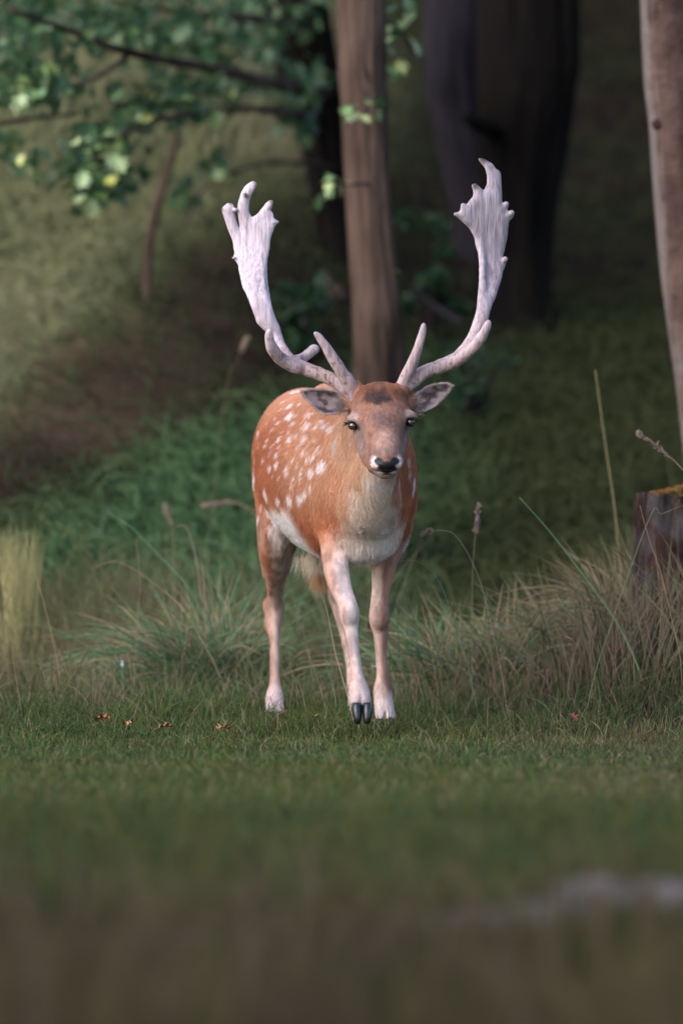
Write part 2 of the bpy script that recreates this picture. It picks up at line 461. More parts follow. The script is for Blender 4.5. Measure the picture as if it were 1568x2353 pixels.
# further trunks deeper in the wood, and two unseen ones added for shade
rng = np.random.default_rng(3)
for k, (x, y, rr, bn, lb) in enumerate([
        (2.3, 12.0, 0.13, 'dark', 'slim dark trunk deep in the shade right of the huge black one'),
        (-3.6, 13.0, 0.12, 'grey', 'slim grey trunk far up the open bank on the left'),
        (3.9, 9.0, 0.16, 'dark', 'dark trunk beyond the right edge behind the reddish trunk'),
        (1.0, 17.0, 0.16, 'dark', 'dark trunk farthest back between grey and black trunks'),
        (-1.2, 19.0, 0.14, 'brown', 'brown trunk high up the bank behind the leafy bough'),
        (3.0, 18.0, 0.18, 'dark', 'thick dark trunk far back at the top of the right bank'),
        (3.0, -1.5, 0.17, 'dark', 'unseen dark tree added right of the deer to shade the right side'),
        (5.5, 5.0, 0.15, 'red', 'unseen reddish tree added right of the stump for its shade')]):
    pxs = 784 + x / (MPP * (20 + y) / 20); wpx = 2 * rr / (MPP * (20 + y) / 20)
    zg = float(height(x, y)); pyb = 1045 - (zg - CAM_Z) / (MPP * (20 + y) / 20)
    make_tree([(pxs + rng.uniform(-30, 30), pyb - 1500), (pxs + rng.uniform(-15, 15), pyb - 700), (pxs, pyb - 40)], [wpx * 0.85, wpx * 0.92, wpx], y, bn, lb, seed=20 + k, top=8 + zg, crown_r=2.6, leaves=6500)

# thin curved sapling up the left bank
def px_path(L, n=20): return spline([P(*q) for q in L], n)
sp = px_path([(408, 300, 6.5), (396, 360, 6.5), (368, 450, 6.5), (346, 540, 6.5), (338, 640, 6.5)], 24)
zb = float(height(sp[-1][0], sp[-1][1])); sp = np.concatenate([px_path([(420, -60, 6.5), (412, 150, 6.5), (408, 290, 6.5)], 12), sp])
so = empty('sapling', (sp[-1][0], sp[-1][1], min(zb, sp[-1][2])))
tag(so, 'thin dark curved sapling under the hanging leaves on the left bank', 'sapling')
ext = np.linspace(sp[-1], [sp[-1][0], sp[-1][1], min(zb, sp[-1][2]) - 0.1], 4)[1:]
sp = np.concatenate([sp, ext])
V, F = tube(sp - np.array(so.location), np.linspace(0.008, 0.021, len(sp)), 10, 0.12, 20)
mesh_np('trunk', V, F, BARK['brown'], so)

# leafy bough: limbs from the dark trunk reaching left, with leaves one by one
ROOT_B = np.array(offB)
BR = [  # (path, radius0, radius1)
    ([(770, 218, 7.7), (620, 190, 6.4), (500, 160, 6.0), (300, 122, 5.2), (160, 70, 4.8), (20, 20, 4.6)], 0.026, 0.007),
    ([(740, 272, 7.7), (640, 258, 6.6), (540, 250, 6.2), (400, 268, 5.3), (290, 305, 4.9), (215, 370, 4.7)], 0.018, 0.004),
    ([(780, 390, 7.6), (690, 374, 6.8), (580, 382, 6.6), (470, 432, 6.2), (425, 520, 6.0)], 0.011, 0.004),
    ([(300, 122, 5.2), (220, 180, 4.9), (110, 205, 4.7), (40, 190, 4.6)], 0.009, 0.004),
    ([(180, 262, 5.4), (90, 270, 5.2), (0, 284, 5.0), (-120, 300, 4.9)], 0.006, 0.011),
    ([(540, 250, 6.2), (512, 290, 6.1), (505, 345, 6.1)], 0.009, 0.004),
    ([(690, 60, 7.8), (560, 40, 6.4), (420, 30, 6.0), (250, 0, 5.4)], 0.02, 0.006),
    ([(828, 150, 4.15), (850, 230, 3.95), (858, 262, 3.9)], 0.008, 0.003),
    ([(868, 40, 4.2), (920, 70, 4.4), (950, 130, 4.6)], 0.010, 0.004),
    ([(850, 420, 4.15), (800, 425, 4.0), (762, 420, 3.9)], 0.006, 0.003)]
branches = []
for k, (L, r0, r1) in enumerate(BR):
    onA = k in (7, 8, 9)
    off = offA if onA else ROOT_B
    p = px_path(L, 22)
    V, F = tube(p - off, np.linspace(r0, r1, 22), 8, 0.15, 20)
    branches.append((mesh_np('branch', V, F, BARK['brown'], tA if onA else tB), off, p))
LEAFSPOTS = [  # px, py, depth, spread x, spread y, count, branch, size
    (60, 60, 4.8, 80, 60, 16, 0, 0.075), (200, 60, 5.0, 110, 60, 20, 0, 0.075), (360, 70, 5.5, 120, 60, 20, 0, 0.08),
    (520, 90, 6.2, 110, 70, 16, 6, 0.08), (640, 60, 6.8, 70, 60, 8, 6, 0.08), (50, 165, 4.7, 60, 55, 18, 3, 0.07),
    (45, 225, 4.6, 45, 20, 6, 3, 0.07), (120, 190, 4.8, 55, 45, 9, 3, 0.07), (460, 140, 6.0, 90, 40, 10, 0, 0.08),
    (320, 245, 5.1, 60, 40, 14, 1, 0.075), (400, 240, 5.4, 60, 40, 10, 1, 0.075), (470, 220, 6.0, 60, 40, 9, 1, 0.08),
    (245, 320, 4.8, 50, 40, 16, 1, 0.072), (215, 385, 4.7, 55, 50, 24, 1, 0.07), (230, 440, 4.7, 45, 24, 12, 1, 0.065),
    (300, 400, 5.0, 40, 40, 6, 1, 0.065), (690, 195, 6.8, 50, 40, 11, 0, 0.085), (560, 200, 6.6, 60, 30, 7, 0, 0.08),
    (690, 292, 6.7, 30, 18, 4, 1, 0.08), (505, 385, 6.4, 26, 20, 4, 2, 0.075), (420, 440, 6.1, 25, 18, 4, 2, 0.07),
    (835, 252, 3.9, 52, 26, 13, 7, 0.06), (930, 70, 4.4, 40, 75, 16, 8, 0.075), (905, 160, 4.4, 30, 40, 6, 8, 0.07),
    (770, 420, 3.9, 32, 24, 9, 9, 0.058), (908, 625, 4.1, 8, 6, 1, 7, 0.05), (60, 380, 5.2, 50, 30, 5, 4, 0.07), (15, 345, 5.1, 18, 26, 3, 4, 0.07)]
nl = 0
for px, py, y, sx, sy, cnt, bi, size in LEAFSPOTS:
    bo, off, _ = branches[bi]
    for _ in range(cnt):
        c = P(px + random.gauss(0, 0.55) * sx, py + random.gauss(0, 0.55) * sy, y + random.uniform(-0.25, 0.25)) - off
        leaf_obj(c, size * random.uniform(0.65, 1.15), bo, pale=random.random() < (0.75 if (px < 260 and 300 < py < 460) else 0.5 if (px < 130 and py > 120) or bi in (7, 8, 9) else 0.25 if py > 180 and px < 480 else 0.06)); nl += 1  # sky-bright leaves painted mostly in the left clusters
# the small leaves between them
rng = np.random.default_rng(8)
pts = []
for px, py, y, sx, sy, cnt, bi, size in LEAFSPOTS:
    if bi in (7, 8, 9): continue
    for _ in range(cnt * 5):
        pts.append(P(px + rng.normal() * sx * 0.7, py + rng.normal() * sy * 0.6 - 8, y + rng.uniform(0.1, 0.7)))
for _ in range(420):
    pts.append(P(rng.uniform(-250, 620), rng.uniform(-300, 90), rng.uniform(5.2, 6.6)))
V, F, c = leaf_cloud(np.array(pts) - ROOT_B, 0.062, rng, ((0.020, 0.060, 0.028), (0.070, 0.130, 0.055)))
tag(mesh_np('foliage', V, F, mf.m, tB, False, c), kind='stuff')

# ------------------------------------------------------------------ undergrowth, deadwood
def shrub(px, py, y, w, h, n, label, seed, pal, size=0.05):
    ys = np.linspace(1.5, 24, 400); q = np.array([P(px, py, v) for v in ys]); hit = np.nonzero(q[:, 2] < height(q[:, 0], q[:, 1]))[0]
    y = float(ys[hit[0]]) if len(hit) else y
    rng = np.random.default_rng(seed); b = P(px, py, y); zb = float(height(b[0], y)); s = MPP * (20 + y) / 20
    o = empty('shrub', (b[0], y, zb)); tag(o, label, 'shrub', 'shrubs under the trees')
    cs = [np.array([rng.normal() * w * s * 0.3, rng.normal() * 0.12, rng.uniform(0.2, 1) * h]) for _ in range(9)]
    V, F, c = leaf_cloud(crown_points(cs, [0.35 * w * s * 0.5] * 9, n, rng), size, rng, pal)
    V[:, 2] = np.maximum(V[:, 2], 0.01)
    tag(mesh_np('foliage', V, F, mf.m, o, False, c), kind='stuff')
    parts = [tube(spline([np.zeros(3), q * 0.5 + np.array([0, 0, 0.05]), q], 6), np.linspace(0.009, 0.003, 6), 6) for q in cs]
    V, F = join(parts); mesh_np('stem', V, F, BARK['dark'], o)
GRN = ((0.012, 0.040, 0.018), (0.040, 0.090, 0.036))
shrub(985, 800, 6.2, 130, 0.50, 900, 'dark green shrub in the gap right of the brown trunk', 41, GRN, 0.03)
shrub(690, 830, 6.6, 140, 0.25, 350, 'low dark shrub left of the brown trunk above the deer\'s back', 42, GRN)
shrub(1090, 980, 4.4, 200, 0.25, 450, 'low green shrub beside the ear on the right', 43, GRN, 0.025)

def dead_branch(L, r0, r1, label, matn='grey'):
    p = px_path(L, 18); o = p[len(p) // 2].copy()
    V, F = tube(p - o, np.linspace(r0, r1, 18), 10, 0.2, 25)
    b = mesh_np('fallen_branch', V, F, BARK[matn], loc=tuple(o)); tag(b, label, 'branch', 'dead branches lying on the bank')
dead_branch([(742, 626, 6.3), (765, 655, 6.2), (788, 684, 6.2)], 0.014, 0.02, 'short pale broken branch propped left of the brown trunk', 'red')
dead_branch([(955, 662, 6.6), (1000, 705, 6.5), (1062, 742, 6.4)], 0.008, 0.012, 'thin grey dead branch slanting right of the brown trunk')

# ------------------------------------------------------------------ stump
sc_ = P(1556, 1130, 1.05); sz = float(height(sc_[0], 1.05)) - 0.04
st = empty('tree_stump', (sc_[0], 1.05, sz)); tag(st, 'broken old tree stump with orange moss among dry grass on the right', 'stump')
hh = sc_[2] - sz; R0 = 0.125
nr, ns = 22, 64
a = np.arange(ns) * 2 * math.pi / ns
V = []
for i in range(nr):
    t = i / (nr - 1)
    q = np.stack([np.cos(a) * 2.0, np.sin(a) * 2.0, np.full(ns, t * 1.6)], -1)
    r = R0 * (1.10 - 0.10 * t + 0.22 * (1 - t) ** 3) * (1 + 0.14 * (noise3(q, 1.0) - 0.5) + 0.55 * (np.abs(noise3(q * [2.2, 2.2, 0.5], 1.6, 4) - 0.5) - 0.15) + 0.16 * (noise3(q * [4, 4, 3], 1.9, 14) - 0.5))
    rim = hh + 0.050 * (noise3(np.stack([np.cos(a) * 1.5, np.sin(a) * 1.5, a * 0], -1), 2.2, 9) - 0.6) + 0.018 * np.cos(a)
    V.append(np.stack([np.cos(a) * r, np.sin(a) * r, t * rim], -1))
V = np.concatenate(V)
i = np.arange(nr - 1)[:, None] * ns; j = np.arange(ns)[None, :]; j2 = (j + 1) % ns
F = np.stack([i + j, i + j2, i + ns + j2, i + ns + j], -1).reshape(-1, 4)
ms = Mat('stump_bark', 0.9, 0.2)
vz = ms.coord((1, 1, 0.28)); f = ms.noise(vz, 17, 7, 0.75); g = ms.noise(ms.coord((1, 1, 0.7)), 11, 4, 0.6)
cc = ms.mixc(ms.ramp(f, [(0.36, (0.010, 0.008, 0.009)), (0.64, (0.090, 0.075, 0.078))]), ms.ramp(f, [(0.35, (0.016, 0.009, 0.008)), (0.66, (0.070, 0.034, 0.028))]),
             ms.ramp(g, [(0.47, (0, 0, 0)), (0.56, (1, 1, 1))]))
ms.color(cc); ms.bump(f, 1.0, 0.03)
mesh_np('bark', V, F, ms.m, st)
top = V[-ns:]
cap = [top * np.array([k, k, 1]) + np.array([0, 0, -0.012 * (1 - k) * 2]) for k in (0.97, 0.7, 0.35)]
CV = np.concatenate([top] + cap + [top.mean(0)[None] + [0, 0, -0.02]])
CF = np.concatenate([np.stack([k * ns + np.arange(ns), k * ns + (np.arange(ns) + 1) % ns, (k + 1) * ns + (np.arange(ns) + 1) % ns, (k + 1) * ns + np.arange(ns)], -1) for k in range(3)])
CT = np.stack([3 * ns + np.arange(ns), 3 * ns + (np.arange(ns) + 1) % ns, np.full(ns, 4 * ns)], -1)
mc = Mat('rotten_wood', 0.95, 0.1)
mc.color(mc.ramp(mc.noise(mc.coord(), 25, 5), [(0.35, (0.018, 0.014, 0.014)), (0.65, (0.085, 0.06, 0.05))]))
mesh_np('cut_top', CV, [CF, CT], mc.m, st)
rng = np.random.default_rng(9)
n = 8000
mp_, md_ = [], []
aa = rng.uniform(0, 6.28, n); rr = R0 * np.sqrt(rng.uniform(0.15, 1.02, n))
pt = np.stack([np.cos(aa) * rr, np.sin(aa) * rr, hh + 0.012 * np.cos(aa) - 0.01 + 0.02 * noise3(np.stack([np.cos(aa) * rr * 20, np.sin(aa) * rr * 20, aa * 0], -1))], -1)
keep = (noise3(pt, 14, 2) > 0.36) & (pt[:, 0] > -0.075)
over = rng.random(n) < 0.5
pt[over, 2] -= rng.uniform(0, 0.05, over.sum()); pt[over, :2] *= (R0 * 1.0 / np.maximum(rr[over], 1e-6))[:, None]
keep &= ~(over & ~((pt[:, 1] < 0) & (pt[:, 0] > -0.075) & (pt[:, 0] < 0.0)))
pt = pt[keep]; m = len(pt)
d = rng.normal(size=(m, 3)) * 0.5 + np.array([0, -0.2, 0.8]); d /= np.linalg.norm(d, axis=1, keepdims=True)
Lh = rng.uniform(0.006, 0.016, m)[:, None, None]
hp = pt[:, None, :] + d[:, None, :] * Lh * np.array([0, 0.5, 1.0])[None, :, None]
mcol = mix(np.array([0.15, 0.075, 0.022]), np.array([0.30, 0.165, 0.055]), rng.random(m))
mgr = Mat('grass_blade', 0.7, 0.10)
ci = mgr.n('ShaderNodeHairInfo')
mgr.color(mgr.mixc(mgr.attr(), mgr.ramp(ci.outputs['Intercept'], [(0.0, (0.75, 0.72, 0.65)), (0.5, (1, 1, 1)), (1.0, (1.15, 1.12, 1.0))]), 1.0, 'MULTIPLY'))
tag(curves_np('moss', hp, np.full((m, 3), 0.0011) * np.array([1, 0.8, 0.3]), mcol, mgr.m, st), kind='stuff')

# ------------------------------------------------------------------ grass
def blades(x, y, L, w, lean, col, rng, k=5, curl=0.9, wind=(0.0, 0.0), z=None):
    n = len(x)
    z = height(x, y) - 0.004 if z is None else z
    az = rng.uniform(0, 2 * math.pi, n)
    dx = np.cos(az) * lean + wind[0]; dy = np.sin(az) * lean + wind[1]
    t = np.linspace(0, 1, k)[None, :]
    bend = t ** (1.0 + curl)
    X = x[:, None] + dx[:, None] * L[:, None] * bend
    Y = y[:, None] + dy[:, None] * L[:, None] * bend
    hor = np.sqrt(dx ** 2 + dy ** 2)[:, None]
    Z = z[:, None] + L[:, None] * t * np.clip(1 - 0.42 * (hor * t) ** 2, 0.1, 1)
    return np.stack([X, Y, Z], -1), w[:, None] * np.array([0.85, 1.0, 0.9, 0.6, 0.12][:k])[None, :], col
def scatter(n, x0, x1, y0, y1, rng, cone=None):
    """random places; with cone, only within that many metres of the view's sides"""
    y = rng.uniform(y0, y1, n); x = rng.uniform(-1, 1, n)
    if cone is not None:
        hw = 0.92 * (20 + y) / 20 + cone
        keep = rng.random(n) < hw / np.max(hw)
        return (x * hw)[keep], y[keep]
    return x0 + (x + 1) * 0.5 * (x1 - x0), y
def beside(x, y, n, y0, y1, rng, inner, outer):
    """thinner growth to both sides of a strip"""
    x2, y2 = scatter(n, 0, 0, y0, y1, rng, outer)
    k = np.abs(x2) > 0.92 * (20 + y2) / 20 + inner
    return np.concatenate([x, x2[k]]), np.concatenate([y, y2[k]])
G_GREEN, G_DEEP, G_OLIVE, G_STRAW, G_RED, G_BLUE = (np.array(c) for c in ((0.044, 0.076, 0.024), (0.017, 0.040, 0.018), (0.064, 0.061, 0.023), (0.215, 0.160, 0.112), (0.108, 0.068, 0.056), (0.062, 0.115, 0.078)))
rng = np.random.default_rng(21)
def tri(c0, c1, a, b=None, fb=None):
    c = mix(c0, c1, a)
    return c if b is None else mix(c, b, fb)

# short lawn
x, y = scatter(170000, 0, 0, -9.4, 0.9, rng, 0.30)
x, y = beside(x, y, 80000, -9.4, 0.9, rng, 0.35, 2.2)
keep = rng.random(len(y)) < sst(-9.4, -5.0, y) * 0.85 + 0.15; x, y = x[keep], y[keep]
for hx_, hy_ in ((885, -.165), (632, .41), (816, .28)):        # taller blades round the standing hooves
    q = P(hx_, 1680, hy_); m = 420
    x = np.concatenate([x, q[0] + rng.normal(size=m) * .045]); y = np.concatenate([y, hy_ - .055 + rng.normal(size=m) * .030])
hoof_n = 3 * 420
n = len(x); pn = fbm2(x, y, 1.3, 61); pr = sst(0.15, 0.85, x + 0.35 * (pn - 0.5) + 0.03 * y)
L = rng.gamma(6, 0.0060, n) * (0.55 + 0.5 * pn + 0.75 * sst(0.35, 0.75, fbm2(x, y, 6.5, 67))) * (0.50 + 0.62 * sst(-0.50, -0.28, y) + 0.7 * sst(-0.1, 0.7, y)); L[-hoof_n:] = rng.uniform(0.035, 0.072, hoof_n)
col = tri(G_DEEP, G_GREEN * 1.1, rng.random(n), G_OLIVE * np.array([1.15, 1.15, .8]), np.clip(0.30 + sst(0.35, 0.7, pn) * 0.6 + 0.55 * sst(-1.0, -4.0, y), 0, 1) * rng.random(n)); col = mix(col, np.array([0.034, 0.027, 0.012]), sst(-6.0, -8.8, y + 1.8 * (fbm2(x, y, 1.1, 66) - 0.5)) * 0.9)
col = mix(col, G_RED * 0.75, pr * 0.75 * rng.random(n)); col = mix(col, G_STRAW, (rng.random(n) < 0.09) * 0.75); col = mix(col, G_GREEN * 1.7, (rng.random(n) < 0.10) * 0.8)
b1 = blades(x, y, L, rng.uniform(0.0009, 0.0016, n), rng.uniform(0.1, 0.9, n), col, rng)
tag(curves_np('lawn_grass', b1[0], b1[1], b1[2], mgr.m), 'short green lawn the deer walks on', kind='stuff')

# coarse grass and dry stems nearest the camera
x, y = scatter(30000, 0, 0, -11.5, -4.6, rng, 0.25)
x, y = beside(x, y, 40000, -13, -4.6, rng, 0.25, 2.4)
n = len(x); pn = fbm2(x, y, 1.1, 71); near = sst(-6.6, -10.2, y + 4.5 * (pn - 0.5))
keep = rng.random(n) < (1 - 0.55 * near); x, y, pn, near = x[keep], y[keep], pn[keep], near[keep]; n = len(x)
L = rng.gamma(4, 0.012, n) * (1 + 0.8 * near * fbm2(x, y, 2.5, 77))
col = tri(G_DEEP * 1.2, G_OLIVE * np.array([1.0, .95, .6]), rng.random(n)); col = mix(col, mix(mix(np.array([.010, .007, .005]), np.array([.052, .034, .024]), sst(.36, .62, fbm2(x, y, 1.9, 31))), np.array([.050, .042, .012]), sst(.48, .62, fbm2(x, y, 1.6, 44)) * rng.random(n)), near * 0.9)  # nearest tufts carry the soil's painted vignette darkening
b1 = blades(x, y, L, rng.uniform(0.0012, 0.0024, n), rng.uniform(0.1, 1.0, n), col, rng)
tag(curves_np('dry_grass', b1[0], b1[1], b1[2], mgr.m), 'brown and olive tufts of dry grass near the camera', kind='stuff')

# sparse dry stems standing close to the camera
x, y = scatter(520, 0, 0, -11.2, -7.4, rng, 0.15)
n = len(x); L = rng.uniform(0.06, 0.20, n); col = mix(G_STRAW * 0.35, G_RED * 0.6, rng.random(n)); col = mix(col, G_OLIVE, (rng.random(n) < 0.35) * 0.8)
b1 = blades(x, y, L, rng.uniform(0.0015, 0.0035, n), rng.uniform(0.1, 0.5, n), col, rng)
tag(curves_np('dry_stems', b1[0], b1[1], b1[2], mgr.m), 'sparse dry stems close to the camera', kind='stuff')

# long grass behind the deer
x, y = scatter(60000, 0, 0, 0.25, 3.8, rng, 0.5)
x, y = beside(x, y, 40000, 0.45, 3.8, rng, 0.5, 2.2)
n = len(x); cl = fbm2(x, y, 3.0, 81); pn = fbm2(x, y, 0.8, 91)
keep = rng.random(n) < (sst(0.30, 0.66, cl) * 0.62 + 0.14) * (1 - 0.42 * sst(0.15, 0.7, x)) * (0.35 + 0.65 * sst(0.2, 1.2, y))
x, y, cl, pn = x[keep], y[keep], cl[keep], pn[keep]; n = len(x)
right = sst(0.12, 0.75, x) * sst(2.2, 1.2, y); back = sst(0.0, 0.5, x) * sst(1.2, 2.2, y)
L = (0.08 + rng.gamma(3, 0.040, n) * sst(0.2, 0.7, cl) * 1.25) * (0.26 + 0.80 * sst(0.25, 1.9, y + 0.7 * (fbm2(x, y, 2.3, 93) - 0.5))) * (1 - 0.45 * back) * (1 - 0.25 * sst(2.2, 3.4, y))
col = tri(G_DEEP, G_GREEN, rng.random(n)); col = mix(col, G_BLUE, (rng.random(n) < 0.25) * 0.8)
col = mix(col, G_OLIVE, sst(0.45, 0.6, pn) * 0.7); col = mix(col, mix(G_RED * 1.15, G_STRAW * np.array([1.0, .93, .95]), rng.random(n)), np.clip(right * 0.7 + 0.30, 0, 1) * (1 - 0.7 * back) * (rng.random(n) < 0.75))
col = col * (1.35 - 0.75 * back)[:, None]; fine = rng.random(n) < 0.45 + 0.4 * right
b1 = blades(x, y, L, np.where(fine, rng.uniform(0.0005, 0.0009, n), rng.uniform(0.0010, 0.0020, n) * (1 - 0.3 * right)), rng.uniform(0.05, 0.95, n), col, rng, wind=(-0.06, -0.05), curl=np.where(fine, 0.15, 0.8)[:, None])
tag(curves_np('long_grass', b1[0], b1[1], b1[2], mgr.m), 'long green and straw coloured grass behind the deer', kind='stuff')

# thin seed stems standing above it
x, y = scatter(2600, 0, 0, 0.35, 2.8, rng, 0.4)
keep = rng.random(len(x)) < 0.30 + 0.7 * sst(-0.05, 0.55, x); x, y = x[keep], y[keep]; n = len(x)
L = rng.uniform(0.14, 0.36, n) * (0.8 + 0.3 * sst(0.0, 0.9, x))
col = mix(G_STRAW * np.array([1.15, 1.05, 1.0]), G_RED * 1.6, rng.random(n)); col = mix(col, G_GREEN * 1.8, (rng.random(n) < 0.3) * 0.85)
b1 = blades(x, y, L, rng.uniform(0.0005, 0.0010, n), rng.uniform(0.05, 0.75, n), col, rng, curl=0.25)
tag(curves_np('wispy_grass', b1[0], b1[1], b1[2], mgr.m), 'thin dry seed stems standing above the long grass', kind='stuff')

# grass of the bank, thinning under the trees
x, y = scatter(150000, 0, 0, 3.2, 15, rng, 0.8)
n1 = fbm2(x, y, 0.55, 21); n2 = fbm2(x, y, 1.9, 31); wob = 1.6 * (n1 - 0.5) + 0.5 * (n2 - 0.5)
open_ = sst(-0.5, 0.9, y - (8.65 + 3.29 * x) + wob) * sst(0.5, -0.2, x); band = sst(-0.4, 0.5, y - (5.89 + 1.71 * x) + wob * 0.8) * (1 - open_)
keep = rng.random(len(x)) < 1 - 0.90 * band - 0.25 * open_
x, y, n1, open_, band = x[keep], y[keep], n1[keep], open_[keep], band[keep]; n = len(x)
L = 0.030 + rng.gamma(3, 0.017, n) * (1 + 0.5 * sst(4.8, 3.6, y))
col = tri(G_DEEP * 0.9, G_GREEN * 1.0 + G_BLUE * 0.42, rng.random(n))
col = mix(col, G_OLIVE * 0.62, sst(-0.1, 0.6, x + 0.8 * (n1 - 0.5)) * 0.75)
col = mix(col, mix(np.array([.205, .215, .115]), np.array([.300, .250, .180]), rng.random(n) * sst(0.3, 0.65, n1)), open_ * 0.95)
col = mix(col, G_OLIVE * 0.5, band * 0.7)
b1 = blades(x, y, L, rng.uniform(0.0018, 0.0038, n), rng.uniform(0.4, 1.5, n), col * (1 + 0.55 * sst(0.5, -0.3, x) * (1 - band) * (1 - open_))[:, None], rng, wind=(-0.6, -0.2))  # haze over the left bank painted as lighter green
tag(curves_np('bank_grass', b1[0], b1[1], b1[2], mgr.m), 'rough grass growing on the wooded bank', kind='stuff')

# the arching tuft left of the deer and single stalks
TUF = [((480, 1560), 0.42, 620), ((330, 1570), 0.26, 260), ((560, 1560), 0.30, 240), ((1010, 1560), 0.38, 260), ((1130, 1560), 0.36, 200), ((1250, 1560), 0.34, 200), ((1430, 1540), 0.36, 240), ((40, 1500), 0.50, 240), ((1530, 1480), 0.34, 380)]
for k, ((px, py), Lm, n) in enumerate(TUF):
    yy = 1.6 if k < 3 else 2.6 if k == 7 else 0.78 if k == 8 else 1.2
    c = P(px, py, yy); x = c[0] + rng.normal(size=n) * 0.06; y = yy + rng.normal(size=n) * 0.07
    col = mix(mix(G_GREEN * 1.9, G_BLUE * 1.8, rng.random(n)), G_STRAW * 1.35, (rng.random(n) < 0.38) * 0.9)
    if k > 4: col = mix(col, G_STRAW * 0.8, np.full(n, 0.6))
    if k == 8: col = mix(col, G_RED, rng.random(n) * 0.8)
    if k == 7: col = mix(np.array([.17, .18, .075]), np.array([.30, .26, .14]), rng.random(n)); x = c[0] + rng.normal(size=n) * 0.022
    if k == 8: x = c[0] + rng.normal(size=n) * 0.16; y = yy + rng.normal(size=n) * 0.10
    b1 = blades(x, y, Lm * rng.uniform(0.35, 1.1, n), rng.uniform(0.0012, 0.0030, n), rng.uniform(0.15, 1.25, n) * (0.15 if k == 7 else 0.6 if k == 8 else 1), col, rng, wind=(0.0, 0.0) if k in (7, 8) else (-0.30, -0.1), curl=0.6)
    o = curves_np('grass_tuft', b1[0], b1[1], b1[2], mgr.m)
    tag(o, ['big arching blue-green grass tuft left of the hind leg', 'low spreading tuft at the left of the big arching one', 'short tuft with straw blades right beside the hind leg',
            'green tuft just right of the standing front leg', 'green tuft two steps right of the standing front leg', 'straw tuft halfway between deer and stump', 'dry tuft left of the grass hiding the foot of the stump', 'upright yellowish tuft out of focus at the left edge', 'brown grass hiding the foot of the stump'][k], 'grass tuft', 'grass tufts behind the deer')

mst = Mat('dry_stalk', 0.7, 0.2); mst.color(mst.attr())
def stalk(L, r, label, col, head=None, blade=False, name='grass_stalk'):
    p = px_path(L, 18); zb = float(height(p[0, 0], p[0, 1])); p[0, 2] = min(p[0, 2], zb - 0.005) if p[0, 2] - zb < 0.12 else p[0, 2]
    if p[0, 2] > zb:
        d = p[0] - p[2]; d = d / max(-d[2], 0.3 * np.linalg.norm(d)); q = [p[0]]
        for _ in range(60):
            if q[-1][2] < float(height(q[-1][0], q[-1][1])) - 0.008: break
            d = d * np.array([.93, .93, 1]); q.append(q[-1] + d * 0.02)
        p = np.concatenate([np.array(q[1:])[::-1], p]); zb = float(height(p[0, 0], p[0, 1]))
    o = empty(name, (p[0, 0], p[0, 1], zb)); off = np.array([p[0, 0], p[0, 1], zb])
    tag(o, label, 'grass blade' if blade else 'grass stalk', 'tall single grass stalks')
    rad = r * np.linspace(1, 0.25 if blade else 0.6, len(p))
    V, F = tube(p - off, rad, 6)
    if blade:
        V = V.copy()
    mesh_np('stem', V, F, mst.m, o, cols=np.tile(np.array(col), (len(V), 1)))
    if head:
        m = int(head[0]); q = p[-m:] - off; rr = np.random.default_rng(int(L[0][0])); pts = []; 
        k = 90; ti = rr.uniform(0, 1, k); ia = np.clip((ti * (len(q) - 1)).astype(int), 0, len(q) - 2); fr = ti * (len(q) - 1) - ia
        base = q[ia] * (1 - fr)[:, None] + q[ia + 1] * fr[:, None]; d = q[ia + 1] - q[ia]; d /= np.linalg.norm(d, axis=1, keepdims=True)
        dd = d + rr.normal(size=(k, 3)) * 0.35; dd /= np.linalg.norm(dd, axis=1, keepdims=True)
        wv = head[1] * (0.35 + 0.65 * np.sin(np.pi * np.clip(ti, 0.05, 0.98)))
        parts = []
        for b_, e_, w_ in zip(base, dd, wv):
            parts.append(tube(np.array([b_, b_ + e_ * 0.008 + (e_ - d[0]) * 0.002, b_ + e_ * 0.016]) + rr.normal(size=3) * w_ * 0.3, [0.0006, 0.0016, 0.0003], 4))
        V, F = join(parts); mesh_np('seed_head', V, F, mst.m, o, cols=np.tile(np.array(head[2]), (len(V), 1)))
    return o
STR, PUR, BGR = (0.27, 0.20, 0.12), (0.26, 0.18, 0.16), (0.10, 0.19, 0.12)
stalk([(1084, 1500, .9), (1084, 1340, .9), (1090, 1240, .9), (1098, 1165, .9)], .0011, 'upright stalk with narrow pinkish seed head right of the deer\'s chest', STR, (6, .004, PUR))
stalk([(1660, 1300, .5), (1600, 1130, .5), (1568, 1080, .5), (1520, 1035, .5), (1468, 996, .5)], .0016, 'long stalk with a drooping brown seed head bending in above the stump', STR, (7, .006, (0.2, .15, .12)))
stalk([(1425, 1330, 1.9), (1412, 1180, 1.9), (1392, 1040, 1.9), (1378, 940, 1.9), (1366, 850, 1.9)], .0024, 'tallest straw stalk rising left of the stump', (0.2, .17, .09))
stalk([(1392, 1395, .6), (1330, 1310, .6), (1265, 1225, .6), (1192, 1142, .6)], .0028, 'broad pale green blade slanting up to the left beside the deer', (0.14, .25, .13), blade=True)
stalk([(470, 1420, 1.8), (455, 1310, 1.8), (440, 1240, 1.8), (425, 1208, 1.8), (405, 1210, 1.8)], .0026, 'hooked stalk with a curled purple-grey tip in the left tuft', PUR, blade=True)
stalk([(490, 1480, 1.6), (440, 1360, 1.6), (350, 1260, 1.6), (300, 1210, 1.6), (248, 1175, 1.6)], .0034, 'long blue-green blade arching left out of the tuft', BGR, blade=True)
stalk([(480, 1500, 1.2), (420, 1400, 1.2), (340, 1330, 1.2), (270, 1290, 1.2), (215, 1305, 1.2)], .0018, 'straw blade arching flat to the left from the tuft', STR, blade=True)
